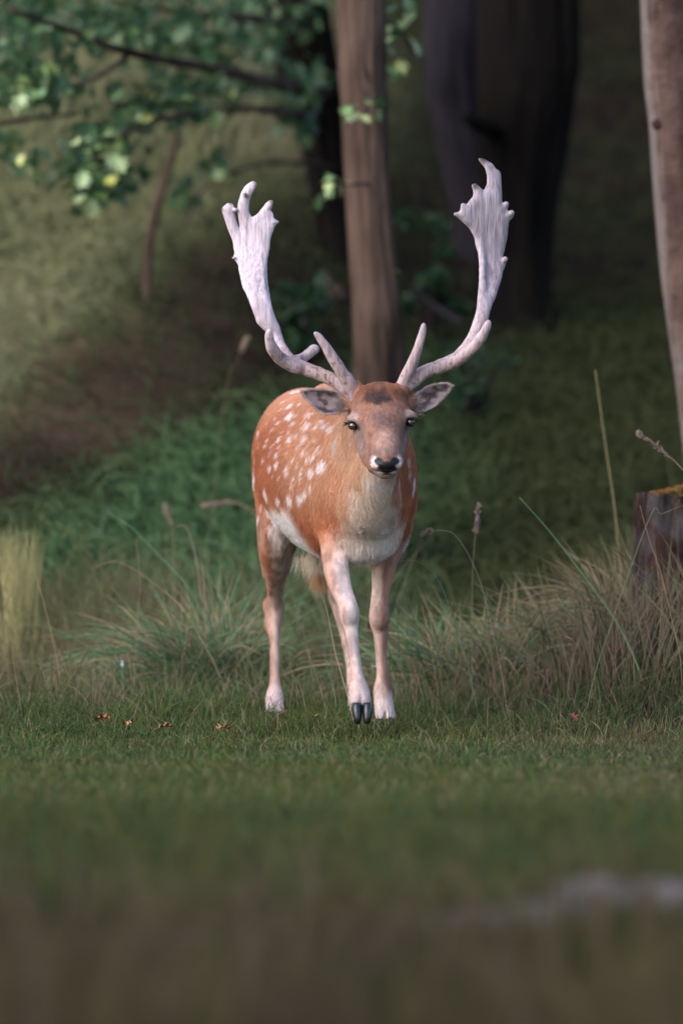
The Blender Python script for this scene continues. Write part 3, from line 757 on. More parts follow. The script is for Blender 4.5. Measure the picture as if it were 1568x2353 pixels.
stalk([(402, 1430, 3.0), (400, 1300, 3.0), (396, 1215, 3.0), (380, 1165, 3.0)], .0024, 'soft grey seed head standing behind the arching tuft', (0.16, .15, .08), (6, .012, (.24, .18, .15)))
stalk([(660, 1260, 3.2), (600, 1190, 3.2), (540, 1155, 3.2), (470, 1160, 3.2)], .0024, 'blurred pale stalk bending left beside the deer\'s belly', STR, (7, .006, PUR))
stalk([(470, 1320, 4.2), (520, 900, 4.2), (545, 830, 4.2), (568, 778, 4.2)], .0011, 'blurred straw plume standing left of the deer\'s back', (.15, .11, .07), (5, .01, (.26, .19, .14)))
stalk([(120, 1460, 1.0), (100, 1380, 1.0), (75, 1290, 1.0), (60, 1225, 1.0)], .0013, 'thin straw stalk at the far left in front of the blurred pale tuft', STR)
stalk([(316, 1430, 1.2), (322, 1330, 1.2), (312, 1240, 1.2)], .0013, 'thin upright brown stalk left of the big tuft', (.2, .13, .1))
stalk([(1568, 1540, .3), (1520, 1330, .3), (1490, 1240, .3), (1468, 1160, .3)], .0010, 'fine stalk crossing in front of the stump\'s grey bark', STR)
stalk([(1380, 1500, .3), (1490, 1190, .3), (1520, 1180, .3), (1590, 1150, .3)], .0014, 'green blade lying across the front of the stump', (0.16, .22, .11), blade=True)
stalk([(1140, 1490, .5), (1100, 1330, .5), (1050, 1235, .5), (1010, 1218, .5), (975, 1225, .5)], .0010, 'fine pale stalk nodding left toward the deer\'s chest', (.3, .26, .17), (4, .003, STR))
stalk([(790, 1570, -.1), (770, 1500, -.05), (750, 1400, .0), (732, 1350, .0)], .0012, 'single straw stalk between the deer\'s legs', STR)
stalk([(1060, 1480, .5), (1010, 1340, .5), (960, 1290, .5), (915, 1290, .5)], .0020, 'green blade arching behind the standing front leg', BGR, blade=True)

# white flowers
mw = Mat('petal_white', 0.6, 0.3, (0.75, 0.75, 0.78))
def flower(px, py, y, r, label, tall):
    c = P(px, py, y); zb = float(height(c[0], y)); o = empty('flower', (c[0], y, zb)); tag(o, label, 'flower', 'tiny white flowers in the grass')
    hz = c[2] - zb; V, F = tube(np.array([[0, 0, -0.005], [0.004, 0, hz * 0.5], [0, 0, hz]]), [0.0007] * 3, 5)
    mesh_np('stem', V, F, mst.m, o, cols=np.tile(np.array(BGR), (len(V), 1)))
    rr = np.random.default_rng(int(px)); pts = rr.normal(size=(26, 3)) * r * np.array([0.5, 0.5, 1.8 if tall else 0.5]) + [0, 0, hz]
    V, F, _ = leaf_cloud(pts, r * 0.9, rr); mesh_np('blossom', V, F, mw.m, o, False)
flower(857, 1530, 0.45, 0.0040, 'tiny white clover flower beside the front leg', False)
flower(281, 1522, 0.8, 0.0045, 'tiny white flower spike in the grass at the far left', True)

# fallen leaves on the lawn
def fallen(px, py, size, col, label, rz, tilt=0.25):
    d = 0.75 / ((py - 1045) * MPP / 20) - 20; d = min(d, -0.46 - 0.08 * abs(math.sin(px))); c = P(px, py, d)
    m = bpy.data.materials.get('fallen_leaf_' + '%.2f' % col[0]) or Mat('fallen_leaf_' + '%.2f' % col[0], 0.7, 0.3, col).m
    V = LV * size * 1.25 * np.array([1.0, 1.0, 2.2]) + np.array([0, 0, 0.032 + size * 0.3]); rt = Matrix.Rotation(tilt, 3, 'X')
    V = V @ np.array(rt).T
    o = mesh_np('fallen_leaf', V, LF, m, smooth=False, loc=(c[0], d, max(float(height(c[0], d)) - 0.02, float(c[2]) - 0.030))); o.rotation_euler[2] = rz
    tag(o, label, 'leaf', 'fallen leaves on the lawn')
fallen(246, 1664, .042, (.27, .085, .04), 'curled rust orange leaf farthest left on the lawn', 1.3)
fallen(289, 1668, .024, (.30, .12, .05), 'small orange brown leaf right of the rust orange one', 0.4)
fallen(304, 1669, .022, (.48, .27, .08), 'tiny yellow leaf beside the small orange brown one', 2.0)
fallen(391, 1682, .040, (.26, .12, .07), 'flat brown leaf midway between the yellow leaf and the hind hoof', 1.7)
fallen(506, 1686, .040, (.42, .20, .12), 'pale orange leaf closest to the left of the hind hoof', -0.9)
fallen(1302, 1652, .030, (.16, .040, .034), 'red leaf in the dry grass far right of the deer', 0.8, 0.9)
fallen(1030, 2040, .05, (.22, .11, .04), 'blurred ochre leaf in the foreground grass below the deer', 0.2)
fallen(722, 1652, .024, (.22, .10, .06), 'small dark brown leaf between hind hoof and raised hoof', 0.2)

# ------------------------------------------------------------------ grey log and stones near the camera
def lump(c, r, label, seed, mat, name='stone', cat='stone'):
    bm = bmesh.new(); bmesh.ops.create_icosphere(bm, subdivisions=4, radius=1)
    V = np.array([v.co for v in bm.verts]); F = np.array([[v.index for v in f.verts] for f in bm.faces]); bm.free()
    V = V * (1 + 0.5 * (noise3(V, 1.2, seed) - 0.5) + 0.2 * (noise3(V, 3.0, seed) - 0.5))[:, None] * np.array(r)
    o = mesh_np(name, V, F, mat, loc=tuple(c)); tag(o, label, cat, 'grey stones in the foreground')
mrock = Mat('grey_stone', 0.9, 0.2)
mrock.color(mrock.ramp(mrock.noise(mrock.coord(), 14, 5), [(0.35, (0.040, 0.034, 0.036)), (0.65, (0.135, 0.118, 0.128))])); mrock.bump(mrock.noise(mrock.coord(), 40, 4), 0.6, 0.01)
for k, (px, py, rx, rz, lb) in enumerate([(1085, 2085, .085, .030, 'flat grey stone leftmost in the foreground row'), (1240, 2080, .080, .036, 'grey stone second from the left in the foreground row'),
                                          (1365, 2065, .065, .044, 'taller grey stone third in the foreground row'), (1520, 2060, .095, .042, 'wide grey stone rightmost in the foreground row'),
                                          (430, 2120, .060, .012, 'low flat stone alone in the brown foreground on the left')]):
    d = 0.75 / ((py + 30 - 1045) * MPP / 20) - 20; c = P(px, py, d); c[2] = float(height(c[0], d)) + rz * 0.75
    lump(c, (rx, rx * 0.6, rz), lb, k * 3.1, mrock.m)
#DEER
# ------------------------------------------------------------------ the deer
VOX = 0.004
class Field:
    """signed distance on a grid, built up by smooth unions"""
    def __init__(s, lo, hi, vox):
        s.lo = np.array(lo, np.float32); s.vox = vox
        s.n = np.ceil((np.array(hi) - s.lo) / vox).astype(int) + 1
        s.d = np.full(s.n, 0.12, np.float32); s.raw = np.full(s.n, 0.12, np.float32); s.id = np.zeros(s.n, np.uint8)
    def box(s, lo, hi, m=0.07):
        a = np.clip(np.floor((np.array(lo) - m - s.lo) / s.vox).astype(int), 0, s.n - 1)
        b = np.clip(np.ceil((np.array(hi) + m - s.lo) / s.vox).astype(int) + 1, 1, s.n)
        sl = tuple(slice(int(i), int(j)) for i, j in zip(a, b))
        ax = [s.lo[k] + s.vox * np.arange(sl[k].start, sl[k].stop, dtype=np.float32) for k in range(3)]
        return sl, ax[0][:, None, None], ax[1][None, :, None], ax[2][None, None, :]
    def add(s, sl, d, k, pid, sub=False):
        c = s.d[sl]
        if sub:
            h = np.clip(0.5 - 0.5 * (c + d) / k, 0, 1); s.d[sl] = c * (1 - h) - d * h + k * h * (1 - h); return
        h = np.clip(0.5 + 0.5 * (c - d) / k, 0, 1)
        s.d[sl] = c * (1 - h) + d * h - k * h * (1 - h)
        r = s.raw[sl]; w = d < r
        s.id[sl][w] = pid; r[w] = d[w]
    def ell(s, c, r, k=0.02, pid=1, rot=None, sub=False):
        c = np.asarray(c, np.float32); r = np.asarray(r, np.float32); m = float(max(r))
        sl, X, Y, Z = s.box(c - m, c + m, 0.05)
        q = [X - c[0], Y - c[1], Z - c[2]]
        if rot is not None:
            R = np.asarray(rot, np.float32); q = [q[0] * R[0, i] + q[1] * R[1, i] + q[2] * R[2, i] for i in range(3)]
        k0 = np.sqrt((q[0] / r[0]) ** 2 + (q[1] / r[1]) ** 2 + (q[2] / r[2]) ** 2) + 1e-6
        k1 = np.sqrt((q[0] / r[0] ** 2) ** 2 + (q[1] / r[1] ** 2) ** 2 + (q[2] / r[2] ** 2) ** 2) + 1e-6
        s.add(sl, k0 * (k0 - 1) / k1, k, pid, sub)
    def chain(s, pts, k=0.02, pid=1, n=None, side=(1, 0, 0), kin=0.012):
        """pts rows: x y z a b - elliptic cross-sections a (sideways) and b (across), smoothed by a spline to n rows"""
        p = np.asarray(pts, float)
        if n: p = spline(p, n)
        lo, hi = p[:, :3].min(0) - p[:, 3:].max(), p[:, :3].max(0) + p[:, 3:].max()
        slB, _, _, _ = s.box(lo, hi)
        acc = np.full([q.stop - q.start for q in slB], 0.2, np.float32); o = [q.start for q in slB]
        for r0, r1 in zip(p[:-1], p[1:]):
            A = r1[:3] - r0[:3]; L = np.linalg.norm(A)
            if L < 1e-6: continue
            Ah = A / L; U = np.array(side, float) - Ah * np.dot(side, Ah); U /= np.linalg.norm(U); W = np.cross(Ah, U)
            m = max(r0[3:].max(), r1[3:].max())
            sl, X, Y, Z = s.box(np.minimum(r0[:3], r1[:3]) - m, np.maximum(r0[:3], r1[:3]) + m, 0.055)
            x, y, z = X - np.float32(r0[0]), Y - np.float32(r0[1]), Z - np.float32(r0[2])
            dt = lambda v: x * np.float32(v[0]) + y * np.float32(v[1]) + z * np.float32(v[2])
            ta = dt(Ah); t = np.clip(ta / L, 0, 1).astype(np.float32); wv = ta - t * L; u = dt(U); v = dt(W)
            a = r0[3] + (r1[3] - r0[3]) * t; b = r0[4] + (r1[4] - r0[4]) * t; c = np.minimum(a, b)
            k0 = np.sqrt((u / a) ** 2 + (v / b) ** 2 + (wv / c) ** 2) + 1e-6
            k1 = np.sqrt((u / a ** 2) ** 2 + (v / b ** 2) ** 2 + (wv / c ** 2) ** 2) + 1e-6
            d = (k0 * (k0 - 1) / k1).astype(np.float32)
            q = tuple(slice(e.start - o[i], e.stop - o[i]) for i, e in enumerate(sl)); cur = acc[q]
            h = np.clip(0.5 + 0.5 * (cur - d) / kin, 0, 1); acc[q] = cur * (1 - h) + d * h - kin * h * (1 - h)
        s.add(slB, acc, k, pid)
    def slices(s, rows, k=0.02, pid=1, n=60):
        """rows x y z a b from top to bottom: a limb lofted through level elliptic sections"""
        p = spline(np.asarray(rows, float), n); p = p[np.argsort(p[:, 2])]
        m = p[:, 3:].max(); sl, X, Y, Z = s.box(p[:, :3].min(0) - m, p[:, :3].max(0) + m)
        z = Z.ravel().astype(float); f = lambda j: np.interp(z, p[:, 2], p[:, j])[None, None, :].astype(np.float32)
        a, b = f(3), f(4); u, v = X - f(0), Y - f(1); wv = (z - np.clip(z, p[0, 2], p[-1, 2]))[None, None, :].astype(np.float32); c = np.minimum(a, b) * 0.9
        slope = np.gradient(np.interp(z, p[:, 2], p[:, 1]), z); cs = (1 / np.sqrt(1 + slope ** 2))[None, None, :].astype(np.float32)
        k0 = np.sqrt((u / a) ** 2 + (v / b) ** 2 + (wv / c) ** 2) + 1e-6
        k1 = np.sqrt((u / a ** 2) ** 2 + (v / b ** 2) ** 2 + (wv / c ** 2) ** 2) + 1e-6
        s.add(sl, (k0 * (k0 - 1) / k1 * cs).astype(np.float32), k, pid)
    def plate(s, poly, depth, thick, k=0.01, pid=1, grow=0.0, cup=0.0):
        """flat piece with an outline (x, z), centred on y = depth(x, z), thickness from thick(x, z, inside distance)"""
        q = np.asarray(poly, float); ys = depth(q[:, 0], q[:, 1], np.zeros(len(q)))
        sl, X, Y, Z = s.box([q[:, 0].min(), ys.min() - 0.05, q[:, 1].min()], [q[:, 0].max(), ys.max() + 0.05, q[:, 1].max()], 0.03)
        gx, gz = np.broadcast_arrays(X[:, 0, :], Z[:, 0, :]); gx = gx.astype(np.float64); gz = gz.astype(np.float64)
        dd = np.full(gx.shape, 1e9); ins = np.zeros(gx.shape, bool)
        for (ax, az), (bx, bz) in zip(q, np.roll(q, -1, 0)):
            ex, ez = bx - ax, bz - az; t = np.clip(((gx - ax) * ex + (gz - az) * ez) / (ex * ex + ez * ez + 1e-12), 0, 1)
            dd = np.minimum(dd, (gx - ax - t * ex) ** 2 + (gz - az - t * ez) ** 2)
            c = (az > gz) != (bz > gz); ins ^= c & (gx < ex * (gz - az) / (ez + 1e-12 * (ez == 0)) + ax)
        d2 = np.sqrt(dd); d2 = np.where(ins, -d2, d2) - grow; inside = np.clip(-d2, 0, None)
        th = thick(gx, gz, inside); y0 = depth(gx, gz, inside)
        a = (d2 + th)[:, None, :].astype(np.float32); b = np.abs(Y - y0[:, None, :].astype(np.float32))
        d = np.sqrt(np.maximum(a, 0) ** 2 + b ** 2) - th[:, None, :].astype(np.float32)
        s.add(sl, d.astype(np.float32), k, pid)
    def mesh(s):
        """surface nets"""
        D = s.d; S = D < 0; nx, ny, nz = D.shape
        cnt = np.zeros((nx - 1, ny - 1, nz - 1), np.uint8); off = [(i, j, k) for i in (0, 1) for j in (0, 1) for k in (0, 1)]
        for i, j, k in off: cnt += S[i:nx - 1 + i, j:ny - 1 + j, k:nz - 1 + k]
        cell = np.argwhere((cnt > 0) & (cnt < 8)); m = len(cell)
        val = np.stack([D[cell[:, 0] + i, cell[:, 1] + j, cell[:, 2] + k] for i, j, k in off], 1)
        acc = np.zeros((m, 3)); num = np.zeros(m)
        for a in range(8):
            for b in range(a + 1, 8):
                oa, ob = np.array(off[a]), np.array(off[b])
                if np.abs(oa - ob).sum() != 1: continue
                va, vb = val[:, a], val[:, b]; cr = (va < 0) != (vb < 0); t = np.where(cr, va / np.where(cr, va - vb, 1), 0)
                acc += np.where(cr[:, None], oa + (ob - oa) * t[:, None], 0); num += cr
        V = (cell + acc / num[:, None]) * s.vox + s.lo
        idx = np.full(cnt.shape, -1, np.int32); idx[tuple(cell.T)] = np.arange(m)
        F = []
        for ax in range(3):
            u, w_ = (ax + 1) % 3, (ax + 2) % 3
            lo = [slice(None)] * 3; hi = [slice(None)] * 3; lo[ax] = slice(0, -1); hi[ax] = slice(1, None)
            E = np.argwhere(S[tuple(lo)] != S[tuple(hi)])
            E = E[(E[:, u] > 0) & (E[:, w_] > 0) & (E[:, u] < D.shape[u] - 1) & (E[:, w_] < D.shape[w_] - 1)]
            fl = S[tuple(E.T)]; q = []
            for du, dw in ((1, 1), (0, 1), (0, 0), (1, 0)):
                c = E.copy(); c[:, u] -= du; c[:, w_] -= dw; q.append(idx[tuple(c.T)])
            q = np.stack(q, 1); q[~fl] = q[~fl][:, ::-1]; F.append(q)
        F = np.concatenate(F); F = F[(F >= 0).all(1)]
        # keep the largest piece
        lab = np.arange(m)
        while True:
            mn = lab[F].min(1); new = lab.copy()
            for c in range(4): np.minimum.at(new, F[:, c], mn)
            new = new[new]
            if (new == lab).all(): break
            lab = new
        big = np.bincount(lab).argmax(); keep = lab == big; re = np.cumsum(keep) - 1
        F = re[F[keep[F].all(1)]]; V = V[keep]; cc = cell[keep]
        # light smoothing
        soft = np.isin(s.id[tuple(cc.T)], (1, 2, 5, 6, 7, 8)) if s.vox > .0035 else np.zeros(len(V), bool)
        for it in range(12):
            s_ = np.zeros_like(V); n_ = np.zeros(len(V))
            for c in range(4): np.add.at(s_, F[:, c], V[F[:, (c + 1) % 4]]); np.add.at(n_, F[:, c], 1)
            V = V + np.where((soft & ((it < 5) | (s.id[tuple(cc.T)] < 3))) | (it < 2), 0.45, 0.0)[:, None] * (s_ / n_[:, None] - V)
        N = np.zeros_like(V); fn = np.cross(V[F[:, 2]] - V[F[:, 0]], V[F[:, 3]] - V[F[:, 1]])
        for c in range(4): np.add.at(N, F[:, c], fn)
        N /= np.linalg.norm(N, axis=1, keepdims=True) + 1e-12
        return V, F, N, s.id[tuple(cc.T)]

TORSO, NECK, HEAD, EAR, LEG_HR, LEG_HL, LEG_FR, LEG_FL = range(1, 9)
def sec(px, py, y, a, b): return [*P(px, py, y), a, b]
def leg(rows, pid_depth=1.15):
    """rows: px, py, y, left px, right px [, depth factor] - the seen width of the limb at that height"""
    out = []
    for r in rows:
        py, y, l, rt = r[:4]; f = r[4] if len(r) > 4 else pid_depth
        s = MPP * (20 + y) / 20; a = 0.5 * (rt - l) * s
        out.append([*P((l + rt) / 2, py, y), a, a * f])
    return out

fd = Field((-0.30, -0.86, 0.0), (0.34, 0.84, 1.06), VOX)
# trunk of the body: rump, loin, barrel, chest, brisket
fd.chain([sec(702, 1030, .66, .083, .10), sec(701, 1045, .54, .134, .174), sec(716, 1060, .36, .150, .185), sec(742, 1081, .12, .164, .206),
          sec(785, 1093, -.08, .160, .218), sec(822, 1110, -.22, .138, .192), sec(842, 1130, -.32, .094, .132)], 0.03, TORSO, 22, kin=0.02)
fd.ell(P(760, 945, -.06), (.055, .15, .066), 0.06, TORSO)                      # withers
fd.ell(P(775, 1130, -.12), (.060, .12, .17), 0.05, TORSO)                      # shoulder blades and upper arm muscle
fd.ell(P(900, 1125, -.10), (.055, .12, .17), 0.05, TORSO)
fd.ell(P(838, 1215, -.28), (.090, .07, .085), 0.05, TORSO)                     # brisket
# neck with its loose throat skin
fd.chain([sec(830, 1075, -.20, .120, .150), sec(845, 1050, -.30, .095, .125), sec(858, 1005, -.40, .076, .100), sec(868, 955, -.47, .066, .082)], 0.05, NECK, 10, kin=0.02)
fd.chain([sec(868, 1060, -.53, .046, .045), sec(858, 1110, -.47, .058, .060), sec(848, 1170, -.39, .075, .065)], 0.045, NECK, 6, kin=0.02)
# hind legs
HR = [(1105, .44, 592, 700, 1.9), (1180, .36, 592, 700, 1.75), (1240, .33, 595, 684, 1.55), (1285, .35, 600, 668, 1.4), (1330, .42, 611, 657, 1.3), (1365, .50, 615, 650, 1.25), (1385, .54, 611, 651, 1.3),
      (1405, .555, 611, 651, 1.3), (1430, .545, 611, 647, 1.25), (1452, .53, 615, 643, 1.2), (1480, .515, 620, 642), (1530, .49, 620, 642), (1570, .47, 619, 644), (1598, .455, 613, 649),
      (1620, .44, 612, 652), (1636, .425, 612, 653)]
fd.slices(leg(HR), 0.035, LEG_HR)
HL = [(1105, .44, 745, 840, 1.9), (1190, .34, 748, 836, 1.7), (1250, .30, 750, 826, 1.5), (1300, .33, 750, 800, 1.4), (1345, .40, 753, 792, 1.3), (1378, .46, 756, 793, 1.3), (1410, .46, 766, 800, 1.3),
      (1440, .44, 775, 803), (1480, .41, 786, 809), (1530, .37, 795, 818), (1565, .345, 796, 824), (1590, .33, 798, 830), (1625, .31, 800, 834), (1648, .29, 801, 836)]
fd.slices(leg(HL), 0.035, LEG_HL)
# fore legs: the viewer's left one strides forward, the other stands
FR = [(1150, -.20, 728, 810, 1.6), (1215, -.25, 732, 805, 1.4), (1262, -.28, 737, 800, 1.25), (1300, -.315, 741, 800, 1.15), (1345, -.36, 754, 806), (1378, -.395, 770, 816), (1400, -.41, 779, 822, 1.1), (1420, -.415, 782, 824, 1.1),
      (1440, -.42, 789, 822), (1475, -.435, 797, 823), (1510, -.45, 802, 827), (1545, -.465, 805, 833), (1570, -.478, 804, 840), (1590, -.486, 802, 848), (1606, -.492, 804, 851, 1.0)]
fd.slices(leg(FR), 0.025, LEG_FR)
FL = [(1150, -.14, 868, 948, 1.6), (1215, -.13, 858, 933, 1.45), (1262, -.12, 850, 922, 1.3), (1310, -.115, 853, 908, 1.2), (1352, -.115, 854, 897), (1385, -.12, 851, 893), (1412, -.125, 849, 893), (1435, -.12, 850, 892),
      (1460, -.115, 857, 891), (1500, -.115, 861, 888), (1545, -.115, 864, 891), (1575, -.12, 861, 896), (1605, -.13, 859, 901), (1628, -.14, 861, 904), (1645, -.148, 864, 907)]
fd.slices(leg(FL), 0.025, LEG_FL)
fd.ell(P(849, 1433, -.10), (.007, .009, .013), 0.010, LEG_FL)
fd.ell(P(618, 1390, .585), (.014, .026, .022), 0.030, LEG_HR)                  # point of the hock
fd.ell(P(616, 1438, .555), (.009, .016, .014), 0.022, LEG_HR)
fd.ell(P(802, 1405, -.432), (.018, .015, .026), 0.025, LEG_FR)                  # knees
fd.ell(P(872, 1414, -.148), (.019, .015, .028), 0.026, LEG_FL)
fd.ell(P(826, 1585, -.455), (.018, .020, .020), 0.025, LEG_FR)                  # fetlocks
fd.ell(P(878, 1590, -.105), (.017, .020, .020), 0.025, LEG_FL)
fd.ell(P(631, 1600, .475), (.015, .020, .018), 0.025, LEG_HR)
# cleft between the toes
for px, py, y, h_ in ((828, 1618, -.525, .026), (884, 1648, -.178, .018), (632, 1636, .40, .020)):
    fd.ell(P(px, py, y), (.0028, .022, h_), .010, LEG_FR, sub=True)
# tail hanging behind
fd.chain([sec(702, 980, .70, .035, .03), sec(700, 1060, .76, .028, .022), sec(700, 1140, .75, .018, .014)], 0.02, TORSO, 6)

# head
fd.ell(P(872, 940, -.535), (.062, .075, .060), 0.03, HEAD)
fd.chain([sec(871, 925, -.52, .062, .046), sec(874, 958, -.575, .074, .050), sec(879, 995, -.635, .047, .044), sec(884, 1030, -.695, .037, .036), sec(887, 1056, -.735, .036, .031)], 0.02, HEAD, 12, kin=0.01)
fd.chain([sec(874, 975, -.52, .072, .050), sec(875, 1008, -.575, .069, .046), sec(877, 1040, -.64, .057, .036), sec(880, 1062, -.685, .046, .028), sec(885, 1078, -.712, .030, .018)], 0.022, HEAD, 10, kin=0.01)
fd.ell(P(887, 1087, -.712), (.020, .022, .012), 0.012, HEAD)                   # chin
fd.ell(P(878, 905, -.545), (.050, .038, .020), 0.03, HEAD)                     # tuft between the antlers
for px, py, sg in ((813, 961, -1), (940, 954, 1)):
    fd.ell(P(px, py, -.582), (.019, .024, .0105), 0.016, HEAD, rot=np.array(Matrix.Rotation(sg * RAD(12), 3, 'Y')))   # brow and upper lid
EYES = [P(811.5, 978, -.588), P(941.5, 970, -.588)]
for e in EYES: fd.ell(e, (.0165, .021, .0108), 0.006, HEAD, sub=True)
fd.ell(P(887, 1066, -.752), (.027, .018, .018), 0.010, HEAD)                   # nose pad
fd.ell(P(864, 1061, -.735), (.0125, .020, .017), 0.012, HEAD)                   # wings of the muzzle
fd.ell(P(910, 1061, -.735), (.0125, .020, .017), 0.012, HEAD)
for px, sg in ((868, -1), (907, 1)):
    fd.ell(P(px, 1058, -.775), (.0095, .016, .0055), 0.004, HEAD, sub=True,
           rot=np.array(Matrix.Rotation(-sg * RAD(28), 3, 'Y')))
fd.ell(P(887, 1083, -.760), (.022, .012, .0035), 0.005, HEAD, sub=True)        # mouth line
for px, py in ((818, 893), (924, 887)): fd.ell(P(px, py + 6, -.515), (.021, .021, .026), 0.012, HEAD)   # pedicles

def z1(x, y): return (656.6 + x * .2792, 729.6 + y * .2792)
EL = [z1(*q) for q in ((515, 640), (430, 590), (340, 576), (230, 572), (140, 578), (112, 600), (125, 640), (180, 705), (250, 775), (320, 812), (400, 812), (470, 785), (515, 740))]
ER = [z1(*q) for q in ((1030, 660), (1075, 605), (1140, 556), (1240, 526), (1330, 520), (1385, 556), (1350, 610), (1300, 670), (1235, 735), (1150, 782), (1070, 785), (1030, 740))]
EARC = []
for poly, sg in ((EL, -1), (ER, 1)):
    yb = -.505
    w3 = np.array([P(px, py, yb) for px, py in poly]); c0 = P(800, 920, yb)[0] if sg < 0 else P(946, 920, yb)[0]
    EARC.append((w3, c0, sg))
    dep = lambda x, z, ins, c0=c0, sg=sg: yb + 0.10 * np.clip((x - c0) * sg, -0.02, 0.2) + 0.75 * np.minimum(ins, 0.024) - 6 * np.minimum(ins, .024) ** 2
    fd.plate(w3[:, [0, 2]], dep, lambda x, z, ins: np.full_like(x, .0042), 0.012, EAR, grow=-.002)
    root = P(803, 922, -.495) if sg < 0 else P(941, 926, -.495)
    fd.ell(root, (.022, .022, .024), 0.02, HEAD)

BV, BF, BN, BID = fd.mesh()
del fd
bvh = BVHTree.FromPolygons([tuple(v) for v in BV], [tuple(f) for f in BF])
def surf(px, py, y0=-1.2):
    """where the sight line of one place in the view meets the body"""
    a = Vector((0, CAM_Y, CAM_Z)); b = Vector(P(px, py, y0)); h = bvh.ray_cast(a, (b - a).normalized())
    return None if h[0] is None else np.array(h[0])

# ---- coat
C_RUST, C_RUSTD, C_TAN, C_CREAM, C_WHITE = (np.array(c) for c in ((.435, .165, .085), (.310, .108, .052), (.515, .285, .195), (.600, .480, .405), (.76, .70, .72)))
C_PINK, C_BROWN, C_GREYB, C_BLACK = (np.array(c) for c in ((.530, .340, .285), (.230, .120, .090), (.240, .160, .140), (.012, .011, .014)))
def z4(x, y): return (547.2 + x * .27919, 860.9 + y * .27912)
SPOTS_PX = [(430, 340, 45, 30), (340, 395, 22, 14), (465, 390, 25, 20), (570, 410, 42, 28), (720, 410, 25, 18), (765, 435, 28, 20), (595, 315, 40, 14), (430, 262, 75, 15), (530, 228, 42, 12), (395, 218, 38, 13), (480, 150, 60, 13),
            (320, 352, 20, 12), (430, 530, 24, 36), (340, 525, 28, 22), (485, 495, 15, 25), (550, 510, 20, 30), (425, 460, 18, 12), (285, 575, 20, 14), (230, 575, 18, 14), (325, 650, 18, 20), (213, 692, 18, 22), (265, 760, 20, 24), (317, 735, 20, 22),
            (405, 780, 20, 40), (455, 690, 12, 20), (550, 625, 26, 18), (615, 670, 24, 24), (580, 680, 12, 24), (685, 745, 45, 48), (600, 790, 22, 36), (522, 810, 9, 50), (490, 722, 8, 25), (455, 842, 9, 18), (592, 915, 9, 32),
            (180, 470, 8, 40), (180, 560, 7, 30), (133, 612, 7, 25), (146, 695, 7, 28), (134, 850, 14, 62), (225, 975, 48, 40), (330, 1035, 28, 36), (420, 1030, 32, 46), (512, 1015, 28, 40), (548, 985, 12, 42), (172, 1160, 12, 28), (190, 1075, 14, 20),
            (640, 430, 14, 12), (690, 380, 22, 12), (260, 320, 22, 10), (360, 610, 10, 14), (685, 615, 12, 10), (1440, 870, 14, 48), (1408, 800, 9, 34), (1390, 700, 9, 26), (1430, 940, 9, 26), (845, 150, 38, 20), (370, 465, 14, 10), (300, 440, 12, 10), (255, 520, 10, 14), (400, 640, 12, 12), (350, 585, 10, 12), (505, 575, 12, 14), (640, 520, 14, 12), (585, 560, 10, 10), (270, 640, 10, 13), (480, 330, 16, 9), (360, 290, 20, 9), (250, 390, 12, 12), (660, 600, 12, 16), (440, 895, 10, 16), (340, 840, 9, 14), (290, 820, 9, 13)]
SP = []
for zx, zy, rx, rz in SPOTS_PX:
    h = surf(*z4(zx, zy))
    if h is not None and h[1] > -0.45: SP.append((h, rx * .27919 * MPP * 1.18, rz * .27919 * MPP * 1.18))
def torso_mid(y): return np.interp(y, [-.35, -.22, -.08, .12, .36, .54, .7], [(842 - 784) * 1.15e-3, .0445, .001, -.049, -.082, -.1, -.1])
rs = np.random.default_rng(77)
for _ in range(60):                                     # the other flank and the rump carry spots as well
    y = rs.uniform(-.15, .6); o = Vector((torso_mid(y) + 0.6, y, rs.uniform(.62, .93))); h = bvh.ray_cast(o, Vector((-1, 0, 0)))
    if h[0] is not None and h[0].x > torso_mid(y) + 0.02 and h[1].y > -0.35:
        SP.append((np.array(h[0]), rs.uniform(.008, .014), rs.uniform(.009, .016)))
for _ in range(16):
    o = Vector((rs.uniform(-.22, .06), 1.6, rs.uniform(.66, .9))); h = bvh.ray_cast(o, Vector((0, -1, 0)))
    if h[0] is not None: SP.append((np.array(h[0]), .011, .014))

